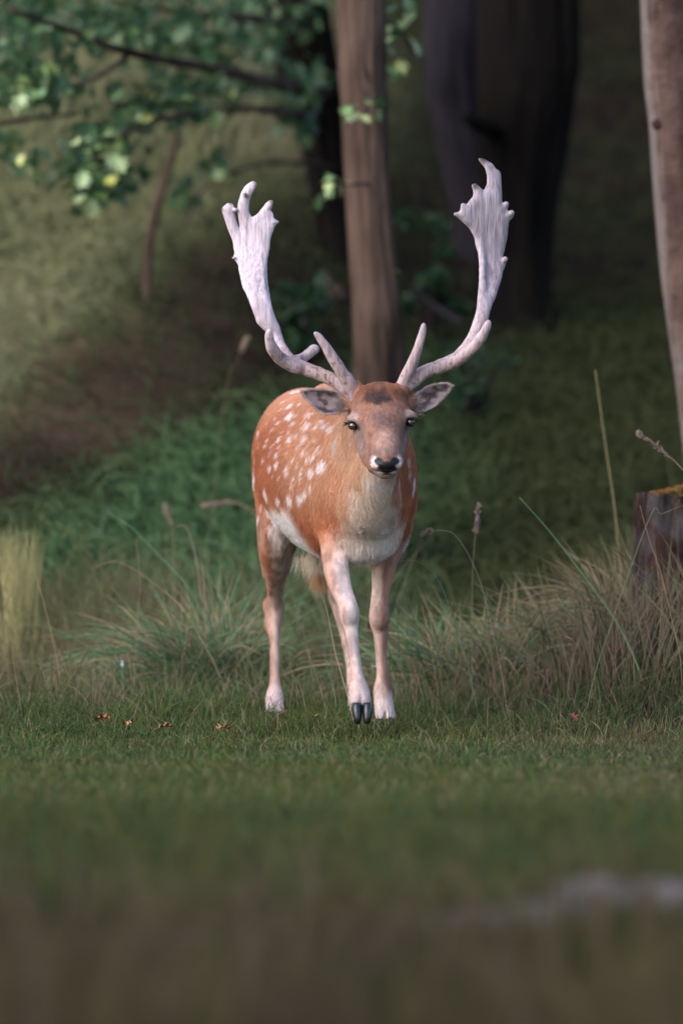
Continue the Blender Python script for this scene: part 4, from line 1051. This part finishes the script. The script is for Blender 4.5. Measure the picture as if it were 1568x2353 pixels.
def blob(Q, px, py, rx, rz, soft=0.35, y=-.62):
    c = P(px, py, y); s = MPP * (20 + y) / 20
    q = np.sqrt(((Q[:, 0] - c[0]) / (rx * s)) ** 2 + ((Q[:, 2] - c[2]) / (rz * s)) ** 2)
    return 1 - sst(1 - soft, 1 + soft, q)
def coat(Q, N, ID):
    """colour of the coat with some light painted in, a solid pattern on the animal"""
    n1 = noise3(Q, 9.0); n2 = noise3(Q, 38.0, 5); n3 = noise3(Q * [1, 1, .4], 120.0, 9); rag = (n2 - .5) * .05 + (n3 - .5) * .02
    xm = torso_mid(Q[:, 1]); lat = np.abs(Q[:, 0] - xm); z = Q[:, 2]; y = Q[:, 1]
    c = mix(C_RUST, C_RUSTD, sst(.3, .75, n1) * .55)
    c = mix(c, C_TAN * 1.1, sst(.78, .92, z) * .6)  # sky highlight on the back, painted into the coat as paler tan
    # shoulder and neck paler, the lit left side painted in
    c = mix(c, np.array([.52, .285, .175]), sst(.0, -.24, y) * sst(.15, .07, Q[:, 0]) * sst(.56, .66, z) * .75)
    # belly
    bl = sst(.635, .580, z + rag * .6) * sst(-.17, -.09, y) * (ID != LEG_HR)
    c = mix(c, mix(C_TAN, np.array([.84, .80, .80]), sst(.622, .590, z + rag * .5)), bl)
    # chest and throat
    cx = np.interp(z, [.45, .55, .65, .75, .80], [.064, .076, .086, .094, .098])
    cw = np.interp(z, [.45, .52, .60, .68, .75, .80], [.115, .095, .068, .048, .040, .036])
    ch = sst(1.35, .55, np.abs(Q[:, 0] - cx + rag * .8) / cw) * sst(-.14, -.26, y) * sst(.84, .76, z)
    c = mix(c, mix(np.array([.72, .60, .52]), np.array([.84, .77, .74]), sst(.40, .7, n1 * .6 + .4 * sst(.60, .50, z))), np.clip(ch, 0, 1) * .95)
    nk = (ID == NECK).astype(float) * sst(-.22, -.36, y)
    c = mix(c, mix(np.array([.52, .32, .21]), C_TAN, sst(.4, .7, n2) * .3), nk * (1 - ch) * sst(.16, .08, Q[:, 0]) * .85)  # neck tan kept to its lit left side
    # mud on the brisket
    mud = blob(Q, 838, 1216, 9, 8, .5, -.35) + blob(Q, 852, 1208, 5, 5, .5, -.35) + .6 * blob(Q, 822, 1222, 3, 5, .5, -.35)
    c = mix(c, np.array([.09, .06, .05]), np.clip(mud, 0, 1) * sst(.40, .56, n3) * .85 * (y < -.2))
    # legs
    lg = ID >= LEG_HR
    zz = z + rag
    low = sst(.57, .44, zz) * lg; low = np.where((ID == LEG_HR) | (ID == LEG_HL), np.where(ID == LEG_HR, sst(.64, .56, zz + .03 * (n1 - .5)), sst(.62, .40, zz)) * lg, low)
    hx = np.array([r[:4] for r in HR])[::-1]; hz = np.array([P(0, r[0], r[1])[2] for r in hx]); hs = MPP * (20 + hx[:, 1]) / 20
    hl, hr_ = np.interp(z, hz, (hx[:, 2] - 784) * hs), np.interp(z, hz, (hx[:, 3] - 784) * hs)
    uh = (Q[:, 0] - hl) / (hr_ - hl) * 2 - 1
    ctr = np.where(ID == LEG_HR, 1.0, np.where(ID == LEG_HL, -1.0, np.where(ID == LEG_FR, 1.0, -1.0)))
    inner = sst(-.45, .30, N[:, 0] * ctr + (n1 - .5) * .5)
    inner = np.where(ID == LEG_HR, sst(-.72, .02, uh + (n2 - .5) * .5 + (n3 - .5) * .4), inner)
    lc = mix(np.array([.43, .235, .165]), np.array([.68, .56, .52]), inner * .9)
    lc = mix(lc, np.array([.46, .205, .11]), (ID == LEG_HR) * sst(.34, .46, zz) * (1 - inner) * .95)
    lc = mix(lc, np.array([.80, .74, .71]), (ID == LEG_HR) * sst(.34, .46, zz) * sst(.3, .8, inner) * .8)
    lc = mix(lc, np.array([.46, .30, .25]), sst(.42, .60, noise3(Q * [1, 1, .5], 26, 51)) * .5)
    lc = mix(lc, np.array([.45, .315, .275]), sst(.36, .28, zz) * .55)
    kn = sst(.10, .0, np.abs(z - .31) - .01) * (ID == LEG_FL)
    lc = mix(lc, C_BROWN * 1.25, np.clip(kn + sst(.36, .24, zz) * np.where(ID == LEG_HR, .5, .75) * ((ID == LEG_FL) | (ID == LEG_HR)), 0, 1) * (1 - inner * .8) * .75)
    lc = mix(lc, mix(C_PINK * 1.15, C_WHITE * .95, sst(.3, .6, n1)), (ID == LEG_FR) * (sst(.5, .40, zz) * .32 + .22 * inner))
    lc = lc * (.70 + .46 * sst(.25, .7, .6 * noise3(Q * [1, 1, .35], 60, 71) + .4 * noise3(Q * [1, 1, .3], 150, 75)))[:, None]
    lc = lc * np.array([.90, .87, .87])
    lc = mix(lc, C_WHITE * np.array([.74, .67, .66]), sst(.135, .07, zz - np.where(ID == LEG_FR, .045, 0)))
    c = mix(c, lc, low)
    # spots
    sp = np.zeros(len(Q)); ok = ~lg | (z > .55)
    for p, rx, rz in SP:
        w_ = np.abs(Q - p).max(1) < .08; w_ &= ok
        if not w_.any(): continue
        d = Q[w_] - p; ry = max(rx, rz) * 1.5 + .006
        q = np.sqrt((d[:, 0] / rx) ** 2 + (d[:, 2] / rz) ** 2 + (d[:, 1] / ry) ** 2) + (n2[w_] - .5) * .7 + (n3[w_] - .5) * .5
        sp[w_] = np.maximum(sp[w_], 1 - sst(.60, 1.20, q))
    c = mix(c, C_WHITE * .98, sp * (y > -.42) * (ID < HEAD if False else 1) * ((ID == TORSO) | (ID == NECK) | lg) * .96)
    # pale streaks down the side of the neck
    stx = noise3(Q * [3.0, 1, .35], 40.0, 3)
    c = mix(c, C_WHITE * .85, sst(.58, .72, stx) * blob(Q, 785, 1010, 26, 44, .5, -.3) * .5)
    # head
    h = ID == HEAD; hd = (h & (y < -.44)).astype(float)
    f = mix(np.array([.245, .130, .098]), np.array([.210, .094, .060]), sst(.35, .7, n2) * .4)
    f = mix(f, np.array([.215, .088, .048]), np.clip(blob(Q, 872, 902, 62, 24, .4), 0, 1) * .85)
    f = mix(f, C_RUSTD * .8, (blob(Q, 840, 912, 14, 24, .6) + blob(Q, 930, 915, 12, 24, .6)) * .4)
    Qj = Q + np.stack([noise3(Q * [1, 1, .35], 130, 41) - .5, Q[:, 1] * 0, noise3(Q * [1, 1, .35], 110, 47) - .5], -1) * .022
    dk = np.clip(blob(Qj, 868, 921, 33, 11, .4) + .7 * blob(Qj, 872, 908, 24, 10, .6), 0, 1)
    f = mix(f, np.array([.030, .021, .024]), dk * .97)
    f = mix(f, np.array([.36, .18, .11]), blob(Q, 876, 940, 20, 8, .5) * .5)
    f = mix(f, np.array([.13, .085, .085]), blob(Q, 876, 964, 24, 22, .6) * (.35 + .45 * sst(.35, .62, n3)))
    f = mix(f, C_PINK * .80, blob(Q, 884, 1012, 22, 24, .6) * .7)
    f = mix(f, np.array([.20, .14, .125]), np.clip(blob(Q, 824, 1020, 18, 44, .5) + blob(Q, 932, 1012, 11, 44, .5), 0, 1) * .65)
    f = mix(f, np.array([.23, .155, .145]), blob(Q, 886, 1037, 32, 9, .5) * .7)
    f = f * (.80 + .40 * sst(.25, .75, noise3(Q * [1, 1, .45], 150, 17)))[:, None]
    f = mix(f, np.array([.40, .31, .30]), np.clip(blob(Q, 810, 957, 13, 9, .5) + blob(Q, 941, 950, 11, 10, .5), 0, 1) * .75)
    eyer = np.clip(blob(Q, 811.5, 980, 14, 9.5, .3) + blob(Q, 942, 972, 12, 9.5, .3) + blob(Q, 823, 987, 6, 5, .5) + .8 * blob(Q, 931, 986, 5, 8, .5), 0, 1)
    f = mix(f, C_BLACK * 1.6, eyer * .95)
    f = mix(f, C_GREYB * .55, np.clip(blob(Q, 830, 1000, 5, 18, .6) + blob(Q, 925, 1000, 4, 26, .6), 0, 1) * .55)
    ring = np.clip(blob(Q, 860, 1063, 7.5, 14, .25) + blob(Q, 914, 1063, 6.5, 14, .25) + blob(Q, 887, 1083, 27, 5, .3), 0, 1)
    f = mix(f, C_WHITE * .98, ring * .95)
    f = mix(f, C_CREAM * .8, blob(Q, 887, 1093, 26, 5, .4) * .7)
    f = mix(f, C_WHITE * .92, blob(Q, 864, 1112, 20, 16, .5) * .8)
    nose = np.clip(blob(Q, 887, 1073, 20, 14, .12) + blob(Q, 869, 1059, 11, 9, .15) + blob(Q, 906, 1059, 11, 9, .15), 0, 1) * (y < -.72)
    nose = np.clip(nose - blob(Q, 887, 1049, 8, 8, .2), 0, 1)
    mouth = blob(Q, 887, 1089, 20, 2.0, .3)
    f = mix(f, C_BLACK, np.clip(nose + mouth * .9, 0, 1))
    c = mix(c, f, hd)
    c = mix(c, C_WHITE * .85, np.clip(blob(Q, 862, 1110, 16, 14, .5, -.5), 0, 1) * ((ID == NECK) | h) * .75)
    # ears
    e = (ID == EAR).astype(float)
    inside = sst(.05, -.25, N[:, 1])
    edge = np.zeros(len(Q)); along = np.zeros(len(Q))
    for w3, c0, sg in EARC:
        m = (ID == EAR) & ((Q[:, 0] - .1) * sg > 0)
        if not m.any(): continue
        q = Q[m]; dd = np.full(len(q), 9.0)
        for a, b in zip(w3, np.roll(w3, -1, 0)):
            ax, az, bx, bz = a[0], a[2], b[0], b[2]; t = np.clip(((q[:, 0] - ax) * (bx - ax) + (q[:, 2] - az) * (bz - az)) / ((bx - ax) ** 2 + (bz - az) ** 2), 0, 1)
            dd = np.minimum(dd, np.hypot(q[:, 0] - ax - t * (bx - ax), q[:, 2] - az - t * (bz - az)))
        edge[m] = sst(.011, .003, dd); along[m] = np.clip((q[:, 0] - c0) * sg / .11, 0, 1)
    ec = mix(np.array([.050, .032, .036]), np.array([.30, .24, .26]), np.clip(sst(.42, .62, noise3(Q * [1, 1, 1.6], 70, 4)) * .6 + .45 * sst(.45, .1, along), 0, 1))
    ec = mix(ec, np.array([.42, .37, .40]), edge * .9)
    c = mix(c, mix(C_TAN * .75, ec, inside), e)
    dark = ((ID == LEG_FL) & (np.linalg.norm(Q - P(847.5, 1433, -.10), axis=1) < .016) & (N[:, 0] < .3)).astype(float)
    c = mix(c, np.array([.03, .022, .022]), dark)
    return np.clip(c, 0.004, .86), np.clip(nose * hd + mouth * hd + eyer * hd, 0, 1)

deer = empty('deer', (float(torso_mid(0.1)), 0.1, 0.0))
DO = np.array(deer.location)
tag(deer, 'spotted rust coloured fallow buck with broad pale antlers striding toward the viewer', 'deer')
bcol, bnose = coat(BV, BN, BID)
mb = Mat('deer_coat', 0.75, 0.2)
vv = mb.coord(); nz_ = mb.noise(vv, 420, 3, 0.6)
mb.color(mb.mixc(mb.attr(), mb.ramp(nz_, [(0.3, (.72, .70, .68)), (0.7, (1.15, 1.15, 1.15))]), 0.8, 'MULTIPLY'))
mb.bump(nz_, 0.25, 0.004)
nat = mb.n('ShaderNodeAttribute', attribute_name='wet').outputs['Fac']
rr_ = mb.n('ShaderNodeMapRange'); rr_.inputs['To Min'].default_value = .78; rr_.inputs['To Max'].default_value = .34
mb.l(nat, rr_.inputs['Value']); mb.l(rr_.outputs[0], mb.b.inputs['Roughness'])
body = mesh_np('body', BV - DO, BF, mb.m, deer, cols=bcol)
at = body.data.attributes.new('wet', 'FLOAT', 'POINT'); at.data.foreach_set('value', bnose.astype(np.float32))

# ---- fur
def make_fur(n, rng):
    T = np.concatenate([BF[:, [0, 1, 2]], BF[:, [0, 2, 3]]])
    area = np.linalg.norm(np.cross(BV[T[:, 1]] - BV[T[:, 0]], BV[T[:, 2]] - BV[T[:, 0]]), axis=1)
    tid = BID[T[:, 0]]; cen = BV[T].mean(1); tn = BN[T[:, 0]]
    wgt = area * np.where((tid == HEAD) | (tid == EAR), 3.0, np.where(tid >= LEG_HR, 1.6, 1.0)) * np.where(tn[:, 1] > .55, .35, 1.0)
    k = rng.choice(len(T), n, p=wgt / wgt.sum()); r = rng.random((n, 2)); fl = r.sum(1) > 1; r[fl] = 1 - r[fl]
    t = T[k]; Q = BV[t[:, 0]] + (BV[t[:, 1]] - BV[t[:, 0]]) * r[:, :1] + (BV[t[:, 2]] - BV[t[:, 0]]) * r[:, 1:]
    N = BN[t[:, 0]] * (1 - r.sum(1))[:, None] + BN[t[:, 1]] * r[:, :1] + BN[t[:, 2]] * r[:, 1:]; N /= np.linalg.norm(N, axis=1, keepdims=True)
    ID = BID[t[:, 0]]
    _, wet = coat(Q, N, ID); c, _ = coat(Q + rng.normal(size=Q.shape) * .0024, N, ID); keep = wet < .35; Q, N, ID, c = Q[keep], N[keep], ID[keep], c[keep]; n = len(Q)
    z, y = Q[:, 2], Q[:, 1]
    D = np.tile(np.array([-.12, .75, -.62]), (n, 1))                        # body: backward and down
    ft = sst(-.10, -.28, y)[:, None]; D = D * (1 - ft) + np.array([0, .25, -.95]) * ft; D[:, 0] += ft[:, 0] * np.sign(Q[:, 0] - .065) * .25
    lg = (ID >= LEG_HR) & (z < np.where(ID == LEG_HR, .43, .56)); D[ID >= LEG_HR] = [0, .12, -1]
    h = (ID == HEAD) & (y < -.44); D[h] = np.stack([(Q[h, 0] - .115) * 5.0, np.full(h.sum(), .55), np.where(z[h] < .70, -.15, .75)], -1)
    ch = h & (z < .715); D[ch] = [0, .6, -.7]
    e = ID == EAR; D[e] = np.stack([np.sign(Q[e, 0] - .1) * 1.0, np.full(e.sum(), -.1), np.full(e.sum(), .25)], -1)
    wob = np.stack([noise3(Q, 30, 3), noise3(Q, 30, 13), noise3(Q, 30, 23)], -1) - .5
    D = D + wob * .9 + rng.normal(size=(n, 3)) * .14
    D -= N * (D * N).sum(1, keepdims=True); D /= np.linalg.norm(D, axis=1, keepdims=True) + 1e-9
    L = np.full(n, .017); L[lg] = .0095; L[ID == NECK] = .017; L[(ID == TORSO) & (z < .56)] = .020
    L[h] = .0085; L[h & (z > .90)] = .013; L[h & (z < .715)] = .010; L[e] = .008
    fw = sst(.12, .03, z) * lg; L = L * (1 + .7 * fw); L *= rng.uniform(.6, 1.25, n)
    lift = np.where(h | lg | e, .22, .30) + np.where((ID == TORSO) & (z < .53), .15, 0); lift = lift * rng.uniform(.6, 1.4, n)
    tt = np.array([0, .33, .68, 1.0])
    pts = Q[:, None] - N[:, None] * .0012 + D[:, None] * (L[:, None] * tt)[..., None] + N[:, None] * ((L * lift)[:, None] * (tt * (1.55 - .75 * tt)))[..., None]
    rad = np.array([1, .95, .7, .12]) * np.where(h | e, .00034, np.where(lg, .00027, .00036))[:, None]
    c = c * rng.uniform(.72, 1.22, n)[:, None]
    return pts - DO, rad, np.clip(c, .003, .88)
mfu = Mat('deer_fur', 0.55, 0.25)
hi_ = mfu.n('ShaderNodeHairInfo')
mfu.color(mfu.mixc(mfu.attr(), mfu.ramp(hi_.outputs['Intercept'], [(0.0, (.78, .76, .75)), (1.0, (1.12, 1.12, 1.12))]), 1.0, 'MULTIPLY'))
fp, fr_, fc = make_fur(260000, np.random.default_rng(31))
# lashes, the brush under the belly, ear tufts
def tuft(px, py, y, n, d, L, spread, col, rng, r=.0004):
    b = P(px, py, y) + rng.normal(size=(n, 3)) * spread; d = np.array(d, float) + rng.normal(size=(n, 3)) * .22; d /= np.linalg.norm(d, axis=1, keepdims=True)
    tt = np.array([0, .35, .7, 1.0]); L = L * rng.uniform(.6, 1.2, n)
    p = b[:, None] + d[:, None] * (L[:, None] * tt)[..., None]; p[:, :, 2] -= (L[:, None] * .15 * tt ** 2)
    return p - DO, np.tile(np.array([1, .9, .6, .15]) * r, (n, 1)), np.array(col) * rng.uniform(.7, 1.3, n)[:, None]
rt = np.random.default_rng(5)
ex = [tuft(742, 1292, .22, 900, (-.12, .1, -1), .062, (.010, .02, .012), (.34, .19, .10), rt), tuft(728, 1275, .15, 500, (-.1, .2, -1), .05, (.022, .04, .008), (.50, .42, .34), rt),
      tuft(800, 973, -.592, 26, (-1, -.6, .05), .013, (.003, .003, .002), (.01, .01, .01), rt, .0005), tuft(952, 966, -.592, 26, (1, -.6, .05), .013, (.003, .003, .002), (.01, .01, .01), rt, .0005),
      tuft(785, 935, -.50, 420, (-.5, -.9, .5), .022, (.007, .004, .010), (.50, .44, .45), rt), tuft(953, 932, -.50, 420, (.5, -.9, .4), .022, (.006, .004, .011), (.42, .36, .37), rt)]
fp = np.concatenate([fp] + [q[0] for q in ex]); fr_ = np.concatenate([fr_] + [q[1] for q in ex]); fc = np.concatenate([fc] + [q[2] for q in ex])
tag(curves_np('fur', fp, fr_, fc, mfu.m, deer), kind='stuff')

# ---- eyes
me_ = Mat('eye_wet', 0.06, 0.6)
ec_ = me_.coord(); sx = me_.n('ShaderNodeSeparateXYZ'); me_.l(ec_, sx.inputs[0])
mx = lambda op, a, b: (lambda nd: ([me_.l(v, nd.inputs[i]) if hasattr(v, 'links') else setattr(nd.inputs[i], 'default_value', v) for i, v in enumerate((a, b))], nd.outputs[0])[1])(me_.n('ShaderNodeMath', operation=op))
pu = mx('ADD', mx('POWER', mx('ABSOLUTE', mx('DIVIDE', sx.outputs[0], .0100), 0), 2.0), mx('POWER', mx('ABSOLUTE', mx('DIVIDE', mx('SUBTRACT', sx.outputs[2], .0022), .0068), 0), 2.0))
ir = mx('ADD', mx('POWER', mx('ABSOLUTE', mx('DIVIDE', sx.outputs[0], .0110), 0), 2.0), mx('POWER', mx('ABSOLUTE', mx('DIVIDE', sx.outputs[2], .0088), 0), 2.0))
inn = me_.mixc((.12, .050, .013), (.006, .005, .006), mx('GREATER_THAN', ir, 1.0))
me_.color(me_.mixc((.004, .004, .005), inn, mx('GREATER_THAN', pu, 1.0)))
me_.b.inputs['Coat Weight'].default_value = 1.0
for i, (e, rz) in enumerate(zip(EYES, (-38, 38))):
    bm = bmesh.new(); bmesh.ops.create_uvsphere(bm, u_segments=28, v_segments=18, radius=.0150)
    me = bpy.data.meshes.new('eye'); bm.to_mesh(me); bm.free(); me.polygons.foreach_set('use_smooth', [True] * len(me.polygons)); me.materials.append(me_.m)
    o = link(bpy.data.objects.new('eye', me), deer); o.location = e - DO + np.array([0, -.001, 0]); o.rotation_euler = (0, 0, RAD(rz)); o.scale = (1, 1, .80)

# ---- hooves, each a pair of claws
mh = Mat('hoof_horn', 0.32, 0.5)
mh.color(mh.ramp(mh.noise(mh.coord((1, 1, .3)), 160, 3), [(0.40, (.007, .008, .010)), (0.72, (.030, .034, .042))]))
def claw(sg, w_, h, l):
    n, m = 9, 16; V = []
    for i in range(n):
        t = i / (n - 1); zc = h * (1 - t); k = 1 + .06 * math.sin(math.pi * min(1, t * 1.6)) - .50 * t ** 3.5
        a = np.arange(m) * 2 * math.pi / m
        ax = np.sign(np.cos(a)) * np.abs(np.cos(a)) ** .75; ay = np.sign(np.sin(a)) * np.abs(np.sin(a)) ** .9
        x = sg * (w_ * .52 + .0004 - w_ * .10 * t ** 2) + ax * w_ * .5 * k; yv = ay * l * .5 * (k + .05 * t) - l * .30 * t
        V.append(np.stack([x, yv, np.full(m, zc)], -1))
    V = np.concatenate(V + [V[0].mean(0)[None], V[-1].mean(0)[None]]); i = np.arange(n - 1)[:, None] * m; j = np.arange(m)[None]; j2 = (j + 1) % m
    F = np.stack([i + j, i + m + j, i + m + j2, i + j2], -1).reshape(-1, 4); jj = np.arange(m); k2 = (jj + 1) % m; o = (n - 1) * m
    return V, [F, np.concatenate([np.stack([jj, k2, np.full(m, n * m)], -1), np.stack([o + k2, o + jj, np.full(m, n * m + 1)], -1)])]
for px, py, y, w_, h, tilt in ((831.5, 1664, -.505, .0265, .054, RAD(-10)), (885, 1688, -.165, .0255, .044, 0), (632, 1668, .405, .0250, .040, 0), (818, 1674, .28, .0250, .040, 0)):
    V, F = join([claw(-1, w_, h, .056), claw(1, w_, h, .056)]); V = V @ np.array(Matrix.Rotation(tilt, 3, 'X')).T
    o = mesh_np('hoof', V, F, mh.m, deer); c = P(px, py, y); c[2] = max(c[2], .0); o.location = c - DO
V, F = join([tube(np.array([[sg * .014, .0, .01], [sg * .016, .004, -.004], [sg * .016, .002, -.018]]), [.008, .008, .004], 10) for sg in (-1, 1)])
for px, py, y in ((822, 1592, -.435), (882, 1610, -.085), (631, 1606, .50), (814, 1600, .375)):
    o = mesh_np('dewclaw', V, F, mh.m, deer); o.location = P(px, py, y) - DO

# ---- antlers
def z2(x, y): return (474.2 + x * .24191, 350.2 + y * .24186)
def z3(x, y): return (875.5 + x * .25125, 328.3 + y * .25116)
man = Mat('antler_velvet', 0.8, 0.2)
va = man.coord((1, 1, .06)); fa = man.noise(va, 170, 5, .65); fb = man.noise(man.coord((1, 1, .5)), 18, 3, .5)
ca = man.mixc(man.attr(), man.ramp(fa, [(.38, (.34, .27, .27)), (.58, (1.05, 1.05, 1.10))]), .52, 'MULTIPLY')
man.color(man.mixc(ca, man.ramp(fb, [(.35, (.74, .68, .68)), (.62, (1.06, 1.06, 1.06))]), .6, 'MULTIPLY'))
man.bump(fa, .55, .006)
def tine(f, rows, zf, k=.012, n=None, flat=1.0):
    """rows: zoom x, zoom y, depth, half width in zoom px"""
    sc = .2465 * MPP * .86
    f.chain([[*P(*zf(x, y), d), r * sc, r * sc * flat] for x, y, d, r in rows], k, 1, n or len(rows) * 3, side=(.2, .2, 1), kin=.008)
AL_TIPS, AR_TIPS = [], []
def antler(lo, hi, build, tips, pale):
    f = Field(lo, hi, .003); build(f); V, F, N, _ = f.mesh()
    V = V + N * ((noise3(V * [1, 1, .25], 75, 3) - .5) * .0032 + (noise3(V * [1, 1, .5], 30, 6) - .5) * .0016)[:, None]
    n1 = noise3(V, 14); z = V[:, 2]
    base = mix(np.array([.44, .335, .345]), np.array(pale), sst(.98, 1.18, z + .06 * (n1 - .5)))
    base = mix(base, np.array([.36, .275, .27]), sst(1.04, .94, z) * .55)
    base = mix(base, np.array([.74, .70, .74]), sst(-.2, -.9, N[:, 0]) * .25)  # left-facing surfaces painted lighter, as if lit from the left
    sp = sst(.74, .80, noise3(V, 95, 2)); base = mix(base, np.array([.10, .07, .06]), sp * .6 * sst(1.12, .98, z))
    for t, r in tips: base = mix(base, np.array([.07, .05, .045]), sst(r, r * .4, np.linalg.norm((V - t) * [1, .2, 1], axis=1) + .006 * (noise3(V, 160) - .5)) * .9)
    return mesh_np('antler', V - DO, F, man.m, deer, cols=np.clip(base, .01, .86))
def left(f):
    d0 = -.515
    tine(f, [(1425, 2345, d0, 62), (1330, 2245, -.51, 64), (1180, 2150, -.50, 64), (1020, 2085, -.49, 65), (870, 2030, -.48, 68), (770, 1965, -.475, 66), (700, 1850, -.455, 58), (655, 1730, -.44, 56), (612, 1600, -.43, 52), (575, 1450, -.42, 42), (548, 1250, -.41, 34), (545, 1050, -.40, 30), (575, 860, -.39, 26)], z2)
    tine(f, [(860, 2050, -.50, 60), (745, 1990, -.51, 58), (665, 1920, -.53, 56), (615, 1840, -.55, 50), (595, 1750, -.565, 34), (600, 1690, -.575, 18)], z2)           # trez tine
    tine(f, [(1400, 2250, -.52, 55), (1330, 2150, -.53, 56), (1240, 2020, -.545, 52), (1150, 1870, -.555, 43), (1080, 1770, -.56, 30), (1030, 1712, -.565, 12)], z2)      # brow tine
    tine(f, [(850, 1975, -.46, 48), (905, 1955, -.43, 44), (970, 1910, -.41, 42), (1020, 1872, -.40, 40), (1035, 1866, -.395, 34)], z2, .014)                              # back tine
    poly = [(560, 1700), (530, 1672), (482, 1622), (466, 1565), (430, 1480), (400, 1400), (345, 1290), (320, 1170), (295, 1060), (262, 1012), (254, 990), (272, 962), (250, 840), (205, 740), (175, 640), (148, 560), (138, 528), (165, 510), (200, 482), (240, 482),
            (262, 510), (262, 560), (278, 640), (300, 705), (318, 742), (318, 690), (304, 600), (296, 550), (300, 480), (325, 390), (368, 322), (420, 282), (452, 272), (480, 300), (458, 345), (422, 400), (402, 470), (405, 560), (432, 612),
            (490, 580), (530, 530), (562, 482), (602, 450), (634, 458), (625, 510), (610, 548), (634, 585), (640, 622), (674, 660), (650, 700), (622, 780), (592, 880), (572, 1000), (556, 1150), (566, 1280), (600, 1400), (640, 1520), (690, 1680), (660, 1740)]
    w3 = np.array([P(*z2(x, y), -.41) for x, y in poly])
    f.plate(w3[:, [0, 2]], lambda x, z, i: -.435 + .30 * np.clip(z - 1.05, -.1, .4) * .35 + .22 * (-(x + .24)) * sst(1.1, 1.3, z) - .02 * np.sin(z * 18),
            lambda x, z, i: .0072 + .0045 * sst(.0, .02, i) + .003 * sst(1.35, 1.15, z), .010, 1, grow=.0005)
    for x, y in ((262, 1000), (272, 545), (672, 660)): f.ell(P(*z2(x, y), -.40), (.006, .006, .005), .006)
def right(f):
    d0 = -.515
    tine(f, [(190, 2245, d0, 60), (280, 2190, -.51, 62), (400, 2095, -.50, 66), (560, 2038, -.49, 68), (700, 1970, -.485, 66), (790, 1870, -.47, 64), (860, 1740, -.455, 58), (905, 1600, -.445, 52), (925, 1450, -.435, 42), (925, 1250, -.425, 36), (920, 1050, -.41, 30), (900, 900, -.40, 26)], z3)
    tine(f, [(640, 2020, -.495, 58), (745, 1950, -.51, 56), (840, 1870, -.525, 52), (910, 1780, -.54, 44), (955, 1700, -.55, 34), (975, 1640, -.555, 20)], z3)
    tine(f, [(195, 2210, -.52, 58), (250, 2090, -.53, 60), (310, 1950, -.54, 48), (350, 1820, -.548, 39), (375, 1720, -.555, 28), (388, 1655, -.56, 11)], z3)
    poly = [(840, 1740), (872, 1600), (890, 1500), (900, 1350), (893, 1150), (885, 1000), (850, 870), (810, 790), (740, 722), (690, 684), (660, 662), (664, 642), (715, 627), (728, 562), (742, 550), (780, 566), (815, 516), (838, 500), (846, 450), (824, 392), (832, 374), (860, 370), (886, 396), (936, 432),
            (966, 370), (966, 300), (945, 230), (910, 182), (884, 152), (892, 134), (968, 152), (1010, 182), (1050, 240), (1086, 254), (1092, 292), (1098, 400), (1104, 552), (1122, 548), (1148, 548), (1160, 572), (1150, 622), (1188, 616), (1214, 642), (1203, 680), (1170, 712), (1155, 800), (1148, 870), (1124, 980), (1105, 1052),
            (1128, 1052), (1146, 1072), (1130, 1130), (1100, 1220), (1060, 1370), (1010, 1480), (975, 1590), (945, 1700)]
    w3 = np.array([P(*z3(x, y), -.41) for x, y in poly])
    f.plate(w3[:, [0, 2]], lambda x, z, i: -.445 + .30 * np.clip(z - 1.05, -.1, .4) * .35 + .30 * (x - .32) * sst(1.1, 1.3, z) - .015 * np.sin(z * 18 + 1),
            lambda x, z, i: .0070 + .0045 * sst(.0, .02, i) + .003 * sst(1.40, 1.2, z), .010, 1, grow=.0005)
    for x, y in ((1140, 560), (1190, 640), (1130, 1065)): f.ell(P(*z3(x, y), -.39), (.0075, .008, .008), .006)
bx = lambda pts, zf: (np.min([P(*zf(x, y), -.4) for x, y in pts], 0), np.max([P(*zf(x, y), -.4) for x, y in pts], 0))
l0, l1 = bx([(90, 230), (1500, 2420)], z2); l0[1], l1[1] = -.64, -.28
a1 = antler(l0, l1, left, [(P(*z2(452, 282), -.37), .017), (P(*z2(622, 462), -.38), .015), (P(*z2(142, 540), -.36), .012), (P(*z2(232, 485), -.36), .012), (P(*z2(376, 412), -.40), .011)], (.60, .53, .61))
a1['label'] = 'broader paler antler with a forked top on the left of the head'
r0, r1 = bx([(100, 100), (1260, 2320)], z3); r0[1], r1[1] = -.64, -.28
a2 = antler(r0, r1, right, [(P(*z3(925, 140), -.37), .019), (P(*z3(850, 390), -.38), .017), (P(*z3(1092, 262), -.36), .010), (P(*z3(1212, 650), -.36), .008)], (.38, .33, .375))
a2['label'] = 'greyer antler with a hooked top on the right of the head'
